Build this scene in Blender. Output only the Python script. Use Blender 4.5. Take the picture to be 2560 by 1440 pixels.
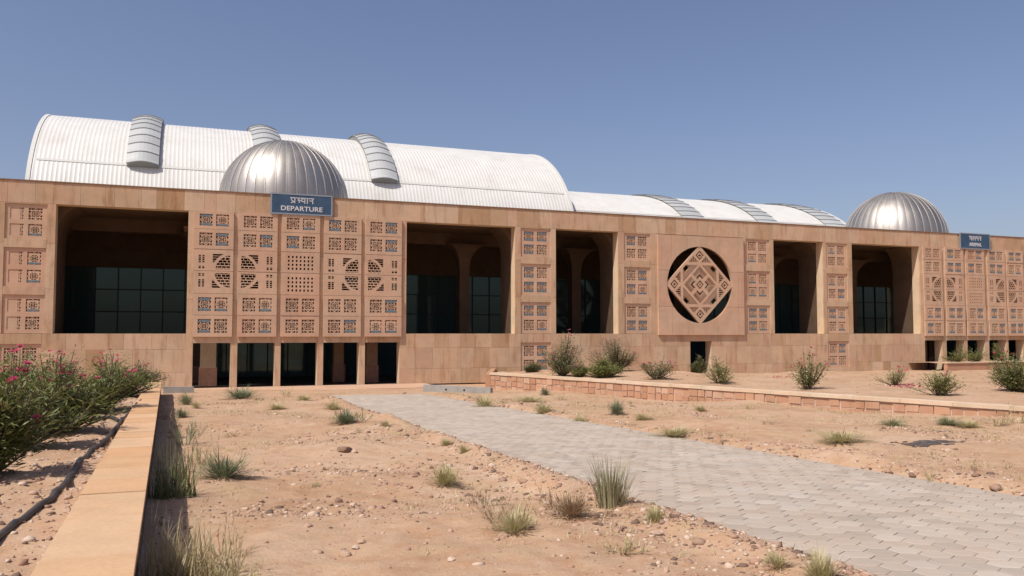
import bpy, math, random
import numpy as np
from mathutils import Vector, Matrix

random.seed(7)
RNG = np.random.default_rng(7)
for o in list(bpy.data.objects):
    bpy.data.objects.remove(o, do_unlink=True)
scene = bpy.context.scene
COL = scene.collection

# ------------------------------------------------------------------ camera, sky, sun, exposure
FPX, HORIZON = 2100.0, 834.0            # focal length and eye level in photograph pixels (2560 x 1440)
PITCH = math.atan((HORIZON - 720.0) / FPX)
CAMZ = 2.83
cam_data = bpy.data.cameras.new('camera')
cam_data.sensor_width = 36.0
cam_data.lens = FPX / 2560.0 * 36.0
cam_data.clip_start = 0.1
cam_data.clip_end = 5000.0
cam = bpy.data.objects.new('camera', cam_data)
cam.location = (0, 0, CAMZ)
cam.rotation_euler = (math.pi / 2 + PITCH, 0, 0)
COL.objects.link(cam)
scene.camera = cam

SUN_A, SUN_E = math.radians(46), math.radians(55)      # sun stands to the left and behind the camera
TO_SUN = Vector((-math.cos(SUN_A) * math.cos(SUN_E), -math.sin(SUN_A) * math.cos(SUN_E), math.sin(SUN_E)))
world = bpy.data.worlds.new('World')
scene.world = world
world.use_nodes = True
wn = world.node_tree
sky = wn.nodes.new('ShaderNodeTexSky')
sky.sky_type = 'NISHITA'
sky.sun_disc = False
sky.sun_elevation = SUN_E
sky.sun_rotation = math.atan2(TO_SUN.x, TO_SUN.y)
sky.air_density = 1.0
sky.dust_density = 2.6
sky.ozone_density = 3.2
sky.altitude = 250
tint = wn.nodes.new('ShaderNodeMix'); tint.data_type = 'RGBA'; tint.blend_type = 'MULTIPLY'
tint.inputs[0].default_value = 1.0; tint.inputs[7].default_value = (1.09, .955, .97, 1)      # dust in the air
wn.links.new(sky.outputs[0], tint.inputs[6])
wn.links.new(tint.outputs[2], wn.nodes['Background'].inputs[0])
wn.nodes['Background'].inputs[1].default_value = 0.098

sun_data = bpy.data.lights.new('sun', 'SUN')
sun_data.energy = 3.6
sun_data.angle = math.radians(0.53)
sun_data.color = (1.0, 0.95, 0.87)
sun = bpy.data.objects.new('sun', sun_data)
sun.rotation_euler = (-TO_SUN).to_track_quat('-Z', 'Y').to_euler()
sun.location = (-20, -20, 40)
COL.objects.link(sun)

vs = scene.view_settings
vs.view_transform = 'Standard'
vs.look = 'None'
vs.exposure = 0.28
vs.gamma = 1.0
vs.use_curve_mapping = False
scene.render.engine = 'CYCLES'
scene.render.resolution_x, scene.render.resolution_y = 1024, 576


# ------------------------------------------------------------------ photograph pixel -> place
def ray(x, y):
    cx, cy = (x - 1280) / FPX, -(y - 720) / FPX
    return np.array([cx, math.cos(PITCH) - cy * math.sin(PITCH), math.sin(PITCH) + cy * math.cos(PITCH)])

CAMP = np.array([0, 0, CAMZ])
DIRX = np.array([0.93282, 0.36034, 0.0])      # along the facade
NRM = np.array([0.36034, -0.93282, 0.0])      # out of the facade
ORG = np.array([-24.4388, 40.0153, 0.0])      # facade foot at the left border of the photograph
FROT = math.atan2(DIRX[1], DIRX[0])

def onfacade(x, y, b=0.0):
    r = ray(x, y)
    t = (ORG - NRM * b - CAMP) @ NRM / (r @ NRM)
    p = CAMP + t * r
    return float((p - ORG) @ DIRX), float(p[2])

def SX(px, b=0.0):
    return onfacade(px, 700, b)[0]

def W(s, b, h=0.0):
    p = ORG + DIRX * s - NRM * b
    return Vector((p[0], p[1], h))


# ------------------------------------------------------------------ noise and ground heights
NT = RNG.random((256, 256))
def vnoise(x, y, scale=1.0):
    x = np.asarray(x, float) / scale + 1000.0
    y = np.asarray(y, float) / scale + 1000.0
    xi, yi = np.floor(x).astype(int), np.floor(y).astype(int)
    fx, fy = x - xi, y - yi
    fx, fy = fx * fx * (3 - 2 * fx), fy * fy * (3 - 2 * fy)
    a, b = NT[xi & 255, yi & 255], NT[(xi + 1) & 255, yi & 255]
    c, d = NT[xi & 255, (yi + 1) & 255], NT[(xi + 1) & 255, (yi + 1) & 255]
    return (a * (1 - fx) + b * fx) * (1 - fy) + (c * (1 - fx) + d * fx) * fy - 0.5

def plane_z(y):
    return np.maximum(CAMZ - 1.65 - 0.027 * np.clip(y, -40, None), -0.07)

# the paved path: straight strip from the lower right to the entrance
PA, PB = np.array([2.71, 6.44]), np.array([-7.6, 34.9])
PDIR = (PB - PA) / np.linalg.norm(PB - PA)
PNRM = np.array([PDIR[1], -PDIR[0]])          # to the right of the path
PWID = 4.32
def path_uv(x, y):
    dx, dy = np.asarray(x, float) - PA[0], np.asarray(y, float) - PA[1]
    return dx * PDIR[0] + dy * PDIR[1], dx * PNRM[0] + dy * PNRM[1]
PATH_U0, PATH_U1 = -9.0, 31.2

def sm(t):
    t = np.clip(t, 0, 1)
    return t * t * (3 - 2 * t)

P0, P1 = np.array([-1.02, 41.56]), np.array([13.32, 22.0])    # foot line of the low stone wall
QDIR = (P1 - P0) / np.linalg.norm(P1 - P0)
QNX, QNY = QDIR[1], -QDIR[0]

def ground_z(x, y):
    x, y = np.asarray(x, float), np.asarray(y, float)
    z = plane_z(y)
    u, v = path_uv(x, y)
    d = np.maximum(np.maximum(-v, v - PWID), 0)              # distance outside the path edges
    far = np.clip((u - PATH_U1) / 2.0, 0, 1)
    k = np.maximum(sm((d - 0.05) / 0.5), far)
    calm = sm((40.5 - y) / 3.0)
    n = 0.17 * vnoise(x, y, 2.6) + 0.085 * vnoise(x + 31, y, 0.85) + 0.045 * vnoise(x, y + 17, 0.3) * (.6 + 1.6 * vnoise(x + 9, y, 1.9)) + 0.024 * vnoise(x + 7, y + 3, 0.13)
    lip = 0.085 * np.exp(-((d - 0.42) / 0.28) ** 2) * (0.6 + 1.2 * (vnoise(x, y, 1.1) + 0.5)) * (1 - far)
    inside = np.where((d <= 0.05) & (u < PATH_U1), -0.06, 0.0)
    q = (x - P0[0]) * QNX + (y - P0[1]) * QNY
    al = (x - P0[0]) * QDIR[0] + (y - P0[1]) * QDIR[1]
    bank = np.where((q > -.3) & (al > -.5), np.exp(-(np.maximum(q, 0) / .8) ** 2), 0.0) * (.01 + .13 * (vnoise(x, y, 1.6) + .15).clip(0, 1)) * np.clip((22 - al) / 14, .12, 1)
    return z + (k * n + lip) * calm + inside + 0.02 * k * calm + bank

# left planting bed behind the retaining wall
WR0, WR1 = np.array([-1.80, 4.05]), np.array([-14.6, 35.2])   # right edge of its coping
def cap_z(y):
    return CAMZ - 1.1 - 0.022 * np.asarray(y, float)
CAPW = 0.47
WDIR = (WR1 - WR0) / np.linalg.norm(WR1 - WR0)
WNRM = np.array([WDIR[1], -WDIR[0]])
WR0 = WR0 - WDIR * 3.0
WLEN = float(np.linalg.norm(WR1 - WR0))
def bed_z(x, y):
    x, y = np.asarray(x, float), np.asarray(y, float)
    return cap_z(y) - 0.10 + 0.12 * vnoise(x + 5, y, 1.7) + 0.09 * vnoise(x, y + 9, 0.45) + 0.05 * vnoise(x, y, 0.16)

# right planting bed between the low stone wall and the facade
PCAP = 0.90
def rightbed_z(x, y):
    x, y = np.asarray(x, float), np.asarray(y, float)
    o = (x - ORG[0]) * NRM[0] + (y - ORG[1]) * NRM[1]
    s = (x - ORG[0]) * DIRX[0] + (y - ORG[1]) * DIRX[1]
    # distance behind the wall
    w = -(x - P0[0]) * QDIR[1] + (y - P0[1]) * QDIR[0]
    f = np.clip(o / np.maximum(o + np.maximum(w, 0), 0.1), 0, 1)
    base = 0.25 + 0.42 * np.exp(-((s - 29) / 8.0) ** 2)
    z = base * (1 - f) + (PCAP - 0.15) * f
    return z + (0.16 * vnoise(x + 3, y, 2.2) + 0.07 * vnoise(x, y, 0.7) + 0.03 * vnoise(x + 2, y, 0.25)) * (1 - .55 * np.clip((f - .6) / .4, 0, 1))

def hit(px, py, zf):
    r = ray(px, py)
    t0, t1 = 2.0, 2.0
    prev = None
    t = 2.0
    while t < 90:
        p = CAMP + t * r
        if p[2] < float(zf(p[0], p[1])):
            lo, hi = t - 0.1, t
            for _ in range(14):
                m = (lo + hi) / 2
                p = CAMP + m * r
                if p[2] < float(zf(p[0], p[1])): hi = m
                else: lo = m
            p = CAMP + hi * r
            return Vector((p[0], p[1], float(zf(p[0], p[1])))), hi
        t += 0.1
    p = CAMP + 60 * r
    return Vector(p), 60.0


# ------------------------------------------------------------------ mesh helpers
class MB:
    def __init__(self):
        self.v, self.f, self.m = [], [], []
    def quad(self, a, b, c, d, m=0):
        i = len(self.v); self.v += [a, b, c, d]; self.f.append((i, i + 1, i + 2, i + 3)); self.m.append(m)
    def tri(self, a, b, c, m=0):
        i = len(self.v); self.v += [a, b, c]; self.f.append((i, i + 1, i + 2)); self.m.append(m)
    def poly(self, pts, m=0):
        i = len(self.v); self.v += list(pts); self.f.append(tuple(range(i, i + len(pts)))); self.m.append(m)
    def box(self, x0, x1, y0, y1, z0, z1, m=0):
        i = len(self.v)
        self.v += [(x0, y0, z0), (x1, y0, z0), (x1, y1, z0), (x0, y1, z0), (x0, y0, z1), (x1, y0, z1), (x1, y1, z1), (x0, y1, z1)]
        for q in ((0, 3, 2, 1), (4, 5, 6, 7), (0, 1, 5, 4), (1, 2, 6, 5), (2, 3, 7, 6), (3, 0, 4, 7)):
            self.f.append(tuple(i + k for k in q)); self.m.append(m)
    def prism(self, pts, y0, y1, m=0):            # outline in (x, z), extruded along y
        n = len(pts); i = len(self.v)
        self.v += [(x, y0, z) for x, z in pts] + [(x, y1, z) for x, z in pts]
        self.f.append(tuple(range(i, i + n))); self.m.append(m)
        self.f.append(tuple(range(i + 2 * n - 1, i + n - 1, -1))); self.m.append(m)
        for k in range(n):
            j = (k + 1) % n
            self.f.append((i + k, i + n + k, i + n + j, i + j)); self.m.append(m)
    def grid(self, P, m=0, closed=False):          # P: rows x cols x 3
        P = np.asarray(P, float); R, C = P.shape[:2]; i = len(self.v)
        self.v += [tuple(p) for p in P.reshape(-1, 3)]
        for r in range(R - 1):
            for c in range(C - 1 if not closed else C):
                d = (c + 1) % C
                self.f.append((i + r * C + c, i + r * C + d, i + (r + 1) * C + d, i + (r + 1) * C + c)); self.m.append(m)
    def tube(self, pts, rad, n=6, m=0):
        pts = [Vector(p) for p in pts]; rings = []
        for k, p in enumerate(pts):
            d = (pts[min(k + 1, len(pts) - 1)] - pts[max(k - 1, 0)]).normalized()
            a = d.cross(Vector((0, 0, 1)))
            if a.length < 1e-3: a = Vector((1, 0, 0))
            a.normalize(); b = d.cross(a)
            r = rad[k] if hasattr(rad, '__len__') else rad
            rings.append([tuple(p + a * (r * math.cos(2 * math.pi * q / n)) + b * (r * math.sin(2 * math.pi * q / n))) for q in range(n)])
        self.grid(rings, m, closed=True)
    def mesh(self, name, mats=(), smooth=False):
        me = bpy.data.meshes.new(name)
        me.from_pydata(self.v, [], self.f)
        for m in mats: me.materials.append(m)
        if len(mats) > 1: me.polygons.foreach_set('material_index', self.m)
        if smooth: me.polygons.foreach_set('use_smooth', [True] * len(me.polygons))
        me.update()
        return me

def link(name, me, parent=None, loc=(0, 0, 0), rot=(0, 0, 0), scale=(1, 1, 1)):
    o = bpy.data.objects.new(name, me)
    o.location, o.rotation_euler, o.scale = loc, rot, scale
    COL.objects.link(o)
    if parent is not None: o.parent = parent
    return o

def tag(o, label=None, cat=None, group=None, kind=None):
    if label: o['label'] = label
    if cat: o['category'] = cat
    if group: o['group'] = group
    if kind: o['kind'] = kind
    return o

def nmesh(name, V, Fq, mats, smooth=False):
    me = bpy.data.meshes.new(name)
    V = np.asarray(V, np.float32); Fq = np.asarray(Fq, np.int32); k = Fq.shape[1]
    me.vertices.add(len(V)); me.vertices.foreach_set('co', V.ravel())
    me.loops.add(Fq.size); me.loops.foreach_set('vertex_index', Fq.ravel())
    me.polygons.add(len(Fq))
    me.polygons.foreach_set('loop_start', np.arange(0, Fq.size, k, dtype=np.int32))
    me.polygons.foreach_set('loop_total', np.full(len(Fq), k, np.int32))
    for m in mats: me.materials.append(m)
    if smooth: me.polygons.foreach_set('use_smooth', np.ones(len(Fq), bool))
    me.update(calc_edges=True); me.validate()
    return me

def raster(fn, w, h, nx, ny, t):
    """A pierced slab w x h, t thick: fn(x, z) says where stone is. Front at y = 0."""
    mb = MB()
    cx, cz = (np.arange(nx) + .5) * w / nx, (np.arange(ny) + .5) * h / ny
    X, Z = np.meshgrid(cx, cz)
    S = fn(X, Z).astype(int)
    ax, az = w / nx, h / ny
    live = {}
    def flush(key, r0, r1):
        a, b = key
        x0, x1, z0, z1 = a * ax, b * ax, r0 * az, r1 * az
        mb.quad((x0, 0, z0), (x1, 0, z0), (x1, 0, z1), (x0, 0, z1))
        mb.quad((x0, t, z0), (x0, t, z1), (x1, t, z1), (x1, t, z0))
    for r in range(ny + 1):
        runs = set()
        if r < ny:
            row = np.concatenate(([0], S[r], [0])); d = np.diff(row)
            runs = set(zip(np.where(d == 1)[0].tolist(), np.where(d == -1)[0].tolist()))
        for key in list(live):
            if key not in runs: flush(key, live.pop(key), r)
        for key in runs:
            live.setdefault(key, r)
    E0 = np.pad(S, 1)
    for i in range(nx + 1):                        # upright reveals
        d = E0[1:-1, i + 1] - E0[1:-1, i]
        r = 0
        while r < ny:
            if d[r]:
                q = r
                while q < ny and d[q] == d[r]: q += 1
                mb.quad((i * ax, 0, r * az), (i * ax, t, r * az), (i * ax, t, q * az), (i * ax, 0, q * az)); r = q
            else: r += 1
    for j in range(ny + 1):                        # level reveals
        d = E0[j + 1, 1:-1] - E0[j, 1:-1]
        c = 0
        while c < nx:
            if d[c]:
                q = c
                while q < nx and d[q] == d[c]: q += 1
                mb.quad((c * ax, 0, j * az), (q * ax, 0, j * az), (q * ax, t, j * az), (c * ax, t, j * az)); c = q
            else: c += 1
    return mb


# ------------------------------------------------------------------ materials
class Mat:
    def __init__(self, name, rough=0.85, spec=0.3, metal=0.0):
        self.m = bpy.data.materials.new(name); self.m.use_nodes = True
        self.t = self.m.node_tree; self.n = self.t.nodes
        self.b = self.n['Principled BSDF']
        self.b.inputs['Roughness'].default_value = rough
        self.b.inputs['Specular IOR Level'].default_value = spec
        self.b.inputs['Metallic'].default_value = metal
    def node(self, kind, **kw):
        n = self.n.new(kind)
        for k, v in kw.items(): setattr(n, k, v)
        return n
    def ln(self, a, b): self.t.links.new(a, b)
    def pos(self, scale=(1, 1, 1)):
        g = self.node('ShaderNodeNewGeometry'); mp = self.node('ShaderNodeMapping')
        mp.inputs['Scale'].default_value = scale
        self.ln(g.outputs['Position'], mp.inputs[0]); return mp.outputs[0]
    def noise(self, scale, detail=4, rough=.6, vec=None, stretch=(1, 1, 1)):
        n = self.node('ShaderNodeTexNoise')
        n.inputs['Scale'].default_value = scale; n.inputs['Detail'].default_value = detail; n.inputs['Roughness'].default_value = rough
        self.ln(vec if vec else self.pos(stretch), n.inputs['Vector']); return n.outputs['Fac']
    def ramp(self, fac, stops):
        r = self.node('ShaderNodeValToRGB'); e = r.color_ramp.elements
        while len(e) < len(stops): e.new(0.5)
        for k, (p, c) in enumerate(stops):
            e[k].position = p; e[k].color = tuple(c) + (1,) if len(c) == 3 else c
        self.ln(fac, r.inputs[0]); return r.outputs[0]
    def mix(self, a, b, fac, mode='MIX'):
        x = self.node('ShaderNodeMix', data_type='RGBA', blend_type=mode)
        for s, v in ((x.inputs[0], fac), (x.inputs[6], a), (x.inputs[7], b)):
            if hasattr(v, 'is_linked'): self.ln(v, s)
            elif isinstance(v, (int, float)): s.default_value = v
            else: s.default_value = tuple(v) + (1,)
        return x.outputs[2]
    def rnd(self):
        return self.node('ShaderNodeObjectInfo').outputs['Random']
    def col(self, c):
        if hasattr(c, 'is_linked'): self.ln(c, self.b.inputs['Base Color'])
        else: self.b.inputs['Base Color'].default_value = tuple(c) + (1,)
        return self
    def bump(self, fac, strength=.3, dist=.02):
        n = self.node('ShaderNodeBump'); n.inputs['Strength'].default_value = strength; n.inputs['Distance'].default_value = dist
        self.ln(fac, n.inputs['Height']); self.ln(n.outputs[0], self.b.inputs['Normal']); return self

def grey(v): return (v, v, v)

def sandstone(name, stops, streak=.35, bump=.25):
    m = Mat(name, .86, .22)
    per = m.ramp(m.rnd(), stops)
    n1 = m.noise(1.3, 6, .65)
    a = m.mix(per, (.78, .77, .75), m.ramp(n1, [(.38, grey(0)), (.72, grey(.7))]), 'MULTIPLY')
    n2 = m.noise(2.2, 5, .6, stretch=(1.6, 1.6, .28))                 # run-down water streaks
    a = m.mix(a, (.66, .56, .47), m.ramp(n2, [(.52, grey(0)), (.68, grey(streak))]), 'MULTIPLY')
    n4 = m.noise(.9, 3, .5)
    a = m.mix(a, (1.06, .99, .95), m.ramp(n4, [(.40, grey(0)), (.62, grey(.8))]), 'MULTIPLY')
    n3 = m.noise(34, 3, .7)
    a = m.mix(a, (.86, .84, .82), m.ramp(n3, [(.40, grey(0)), (.70, grey(.8))]), 'MULTIPLY')
    m.col(a).bump(n3, bump, .006)
    return m.m

M = {}
M['facing'] = sandstone('sandstone_facing', [(0, (.50, .335, .205)), (.2, (.62, .455, .305)), (.4, (.57, .39, .255)), (.6, (.64, .475, .325)), (.75, (.56, .37, .25)), (.9, (.60, .43, .285)), (1, (.47, .305, .175))], .6)
M['panel'] = sandstone('carved_sandstone', [(0, (.58, .40, .275)), (.5, (.62, .43, .30)), (1, (.58, .38, .265))], .22)
M['wallcore'] = sandstone('sandstone_reveal', [(0, (.70, .54, .37)), (1, (.70, .54, .37))], .1)
M['coping'] = sandstone('weathered_coping', [(0, (.24, .15, .09)), (1, (.26, .16, .10))], .5)
M['cap'] = sandstone('coping_slab', [(0, (.60, .40, .235)), (.35, (.58, .35, .185)), (.7, (.63, .43, .265)), (1, (.57, .33, .165))], .12)
M['palecap'] = sandstone('pale_coping', [(0, (.62, .48, .34)), (.5, (.67, .54, .40)), (1, (.60, .45, .31))], .12)
M['rubble'] = sandstone('red_rubble_stone', [(0, (.42, .235, .145)), (.4, (.52, .32, .205)), (.7, (.46, .265, .175)), (1, (.57, .39, .275))], .3, .8)
m = Mat('shade_dark_stone', .95); m.col(m.ramp(m.noise(2.5, 5), [(.3, (.06, .045, .035)), (.7, (.13, .09, .065))])); M['shadestone'] = m.m  # deep shade of the wall face put into a darker stone colour
m = Mat('lime_mortar', .95); m.col(m.ramp(m.noise(9, 4), [(.3, (.50, .37, .28)), (.7, (.64, .53, .44))])); M['mortar'] = m.m
m = Mat('muted_blue', .7); m.col(m.ramp(m.noise(14, 4), [(.35, (.10, .14, .17)), (.7, (.20, .26, .29))])); M['blue'] = m.m  # mottled blue-grey for the bars on some lattice tiles

m = Mat('hole_shade', .9); m.col(m.ramp(m.noise(9, 3), [(.3, (.085, .075, .07)), (.7, (.15, .125, .11))])); M['holeshade'] = m.m  # half-shade of the lattice holes, put into an added backing plate
m = Mat('white_roof_sheet', .45, .4)
a = m.ramp(m.noise(.55, 5, .6), [(.35, (.64, .625, .58)), (.7, (.70, .685, .64))])
a = m.mix(a, (.86, .84, .80), m.ramp(m.noise(2.0, 5, .6, stretch=(.5, .5, .15)), [(.5, grey(0)), (.75, grey(.7))]), 'MULTIPLY')
m.col(a); M['roof'] = m.m
m = Mat('roof_trim_white', .5); m.col((.60, .59, .55)); M['trim'] = m.m
m = Mat('skylight_sheet', .4, .4); m.col(m.ramp(m.rnd(), [(0, (.40, .41, .40)), (1, (.47, .48, .47))])); M['skylight'] = m.m
m = Mat('skylight_side', .6); m.col((.24, .24, .23)); M['skyside'] = m.m

m = Mat('dome_metal', .42, .5, .9)
a = m.ramp(m.rnd(), [(0, (.36, .335, .30)), (1, (.46, .43, .39))])
m.col(a)
rr = m.ramp(m.noise(1.2, 4, .6, stretch=(1, 1, .35)), [(.3, grey(.42)), (.7, grey(.56))])
m.ln(rr, m.b.inputs['Roughness'])
m.bump(m.noise(1.1, 3, .5), .06, .05)
M['dome'] = m.m
m = Mat('dome_seam', .5, .5, .7); m.col((.58, .545, .50)); M['seam'] = m.m

m = Mat('glazing', .05, .5); m.col((.04, .068, .064))
m.b.inputs['Roughness'].default_value = .06
m.b.inputs['Specular Tint'].default_value = (.72, 1.0, .96, 1)
m.bump(m.noise(.7, 2), .015, .05)
M['glass'] = m.m
m = Mat('mullion', .5); m.col((.025, .027, .027)); M['mullion'] = m.m
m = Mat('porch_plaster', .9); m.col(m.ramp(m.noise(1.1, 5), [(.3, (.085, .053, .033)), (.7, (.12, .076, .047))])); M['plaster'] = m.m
m = Mat('lit_column_stone', .85); m.col(m.ramp(m.noise(1.5, 5), [(.3, (.24, .155, .10)), (.7, (.31, .205, .135))])); M['litcolumn'] = m.m  # daylight on the front columns put into a paler colour
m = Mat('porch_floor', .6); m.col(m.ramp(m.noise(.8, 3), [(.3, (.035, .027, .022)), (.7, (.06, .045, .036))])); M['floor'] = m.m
m = Mat('red_granite', .5); m.col(m.ramp(m.noise(5, 4), [(.3, (.20, .095, .06)), (.7, (.28, .14, .095))])); M['granite'] = m.m
m = Mat('roof_membrane', .9); m.col((.42, .40, .37)); M['membrane'] = m.m

m = Mat('sign_blue', .5, .4); m.col(m.ramp(m.noise(1.5, 4), [(.3, (.035, .075, .135)), (.7, (.055, .105, .175))])); M['sign'] = m.m
m = Mat('sign_white', .6); m.col((.62, .62, .64)); M['signwhite'] = m.m
m = Mat('sign_frame', .5, .5, .6); m.col((.35, .39, .43)); M['signframe'] = m.m

# bare desert ground
def sand(name, red=1.0):
    m = Mat(name, .95, .15)
    a = m.ramp(m.noise(.45, 6, .62), [(.30, (.40 * red, .250, .150)), (.5, (.47, .312, .20)), (.72, (.52, .362, .248))])
    a = m.mix(a, (.84, .70, .60), m.ramp(m.noise(3.1, 6, .7), [(.44, grey(0)), (.68, grey(.75))]), 'MULTIPLY')
    a = m.mix(a, (.40, .275, .15), m.ramp(m.noise(.9, 7, .72), [(.54, grey(0)), (.66, grey(.55))]))
    a = m.mix(a, (.60, .47, .36), m.ramp(m.noise(.7, 6, .7, stretch=(1, 1.4, 1)), [(.58, grey(0)), (.72, grey(.5))]))
    spk = m.noise(26, 4, .75)
    a = m.mix(a, (.50, .42, .37), m.ramp(spk, [(.60, grey(0)), (.70, grey(.8))]), 'MULTIPLY')
    a = m.mix(a, (.62, .49, .38), m.ramp(m.noise(19, 3, .7), [(.60, grey(0)), (.76, grey(.6))]))
    m.col(a)
    add = m.node('ShaderNodeMath', operation='ADD'); m.ln(spk, add.inputs[0]); m.ln(m.noise(7, 5, .7), add.inputs[1])
    m.bump(add.outputs[0], .55, .025)
    return m.m
M['sand'] = sand('desert_sand')
M['soil'] = sand('bed_soil', .95)

m = Mat('cement_paver', .88, .25)
a = m.ramp(m.rnd(), [(0, (.36, .305, .25)), (.3, (.43, .365, .30)), (.6, (.45, .39, .325)), (.85, (.49, .425, .355)), (1, (.40, .325, .26))])
a = m.mix(a, (.86, .83, .79), m.ramp(m.noise(.8, 5, .65), [(.38, grey(0)), (.68, grey(.81))]), 'MULTIPLY')
a = m.mix(a, (.47, .355, .26), m.ramp(m.noise(1.7, 6, .7), [(.42, grey(0)), (.74, grey(.661))]))
m.col(a).bump(m.noise(60, 3, .7), .3, .004); M['paver'] = m.m
m = Mat('cement_paver_far', .88, .25)
v = m.node('ShaderNodeTexVoronoi'); v.inputs['Scale'].default_value = 4.6; m.ln(m.pos(), v.inputs['Vector'])
a = m.ramp(v.outputs['Color'], [(.2, (.38, .32, .262)), (.5, (.44, .378, .312)), (.8, (.485, .42, .35))])
a = m.mix(a, (.86, .83, .79), m.ramp(m.noise(.8, 5, .65), [(.38, grey(0)), (.68, grey(.81))]), 'MULTIPLY')
a = m.mix(a, (.47, .355, .26), m.ramp(m.noise(1.7, 6, .7), [(.42, grey(0)), (.74, grey(.661))]))
m.col(a); M['paverfar'] = m.m
m = Mat('joint_sand', .95); m.col(m.ramp(m.noise(6, 4), [(.3, (.37, .30, .235)), (.7, (.44, .36, .285))])); M['joint'] = m.m
m = Mat('apron_stone', .9); m.col(m.ramp(m.noise(.9, 6), [(.3, (.50, .315, .205)), (.7, (.56, .37, .25))])); M['apron'] = m.m
m = Mat('grey_concrete', .9); m.col(m.ramp(m.noise(2.5, 6), [(.3, (.26, .25, .225)), (.7, (.36, .34, .31))])); M['concrete'] = m.m
m = Mat('dark_void', .9); m.col((.01, .01, .01)); M['void'] = m.m
m = Mat('dark_tone', .95); m.col(m.ramp(m.noise(9, 4), [(.3, (.055, .05, .05)), (.7, (.15, .115, .095))])).bump(m.noise(30, 3), .5, .02); M['tone'] = m.m
m = Mat('stone_pebble', .9)
m.col(m.ramp(m.rnd(), [(0, (.19, .115, .08)), (.35, (.36, .23, .155)), (.7, (.47, .33, .235)), (1, (.56, .44, .345))])).bump(m.noise(20, 4), .5, .02); M['stone'] = m.m
PEB = []
for k, c in enumerate(((.17, .11, .08), (.33, .21, .145), (.45, .30, .21), (.54, .41, .31), (.38, .23, .155))):
    m = Mat('gravel_%d' % k, .92); m.col(c); PEB.append(m.m)
m = Mat('black_rubber_hose', .55, .4); m.col(m.ramp(m.noise(3, 4), [(.35, (.028, .026, .025)), (.75, (.10, .082, .07))])); M['hose'] = m.m

def leafmat(name, c0, c1, trans=.25):
    m = Mat(name, .5, .35)
    a = m.ramp(m.noise(3.5, 3, .6), [(.3, c0), (.7, c1)])
    m.col(a)
    tr = m.node('ShaderNodeBsdfTranslucent'); m.ln(a, tr.inputs[0])
    mx = m.node('ShaderNodeMixShader'); mx.inputs[0].default_value = trans
    m.ln(m.b.outputs[0], mx.inputs[1]); m.ln(tr.outputs[0], mx.inputs[2])
    m.ln(mx.outputs[0], m.n['Material Output'].inputs[0])
    return m.m
M['leaf'] = leafmat('oleander_leaf', (.105, .135, .035), (.20, .22, .075))
M['leaf2'] = leafmat('oleander_leaf_pale', (.19, .20, .075), (.28, .28, .12))
M['leafdark'] = leafmat('oleander_leaf_dull', (.105, .115, .055), (.175, .175, .09))
M['leafgreen'] = leafmat('bright_shrub_leaf', (.16, .19, .05), (.26, .28, .09))
M['leafyellow'] = leafmat('yellow_shrub_leaf', (.24, .24, .085), (.34, .32, .13))
M['petal'] = leafmat('pink_petal', (.42, .035, .09), (.58, .08, .17), .3)
M['petaldull'] = leafmat('dull_pink_petal', (.34, .09, .13), (.48, .16, .21), .3)
m = Mat('bark', .9); m.col((.14, .10, .07)); M['bark'] = m.m
M['wgreen'] = leafmat('weed_green', (.22, .235, .12), (.33, .325, .18))
M['wtall'] = leafmat('weed_tall', (.27, .26, .14), (.42, .37, .22))
M['wlush'] = leafmat('grass_lush', (.12, .145, .055), (.23, .235, .11))
M['wolive'] = leafmat('weed_olive', (.42, .37, .18), (.55, .48, .27))
M['wstraw'] = leafmat('weed_straw', (.38, .31, .16), (.52, .43, .25))
M['wbrown'] = leafmat('weed_brown', (.32, .215, .12), (.44, .31, .19))
M['wdark'] = leafmat('weed_dark', (.16, .185, .10), (.25, .265, .15))

# ------------------------------------------------------------------ ground sheet
def axis(lo, hi, f0, f1, fine, coarse):
    a = list(np.arange(f0, f1 + 1e-6, fine)); s = fine; x = f0; left = []
    while x > lo:
        s = min(s * 1.16, coarse); x -= s; left.append(x)
    s = fine; x = f1; right = []
    while x < hi:
        s = min(s * 1.06, coarse); x += s; right.append(x)
    return np.array(left[::-1] + a + right)
gx = axis(-400, 500, -6.5, 12.0, .07, 40)
gy = axis(-300, 900, 4.0, 22.0, .07, 40)
X, Y = np.meshgrid(gx, gy)
Z = ground_z(X, Y)
nx, ny = len(gx), len(gy)
I = np.arange(nx * ny).reshape(ny, nx)
Q = np.stack([I[:-1, :-1], I[:-1, 1:], I[1:, 1:], I[1:, :-1]], -1).reshape(-1, 4)
g = link('ground', nmesh('ground', np.stack([X, Y, Z], -1).reshape(-1, 3), Q, [M['sand']], True))
tag(g, 'bare stony orange sand of the forecourt', 'ground', kind='structure')

# soil of the left bed
def bed_left():
    us = np.arange(-2.0, WLEN + .01, .12); vs_ = np.concatenate((np.arange(0, 3.2, .09), np.arange(3.4, 26, .8)))
    U, V = np.meshgrid(us, vs_)
    x = WR0[0] + WDIR[0] * U - WNRM[0] * (V + CAPW - .1); y = WR0[1] + WDIR[1] * U - WNRM[1] * (V + CAPW - .1)
    z = bed_z(x, y)
    I = np.arange(x.size).reshape(x.shape)
    Q = np.stack([I[:-1, :-1], I[1:, :-1], I[1:, 1:], I[:-1, 1:]], -1).reshape(-1, 4)
    o = link('soil', nmesh('bed_soil', np.stack([x, y, z], -1).reshape(-1, 3), Q, [M['soil']], True))
    tag(o, 'stony soil of the raised bed with the black hose', 'soil', kind='structure')
bed_left()

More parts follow.
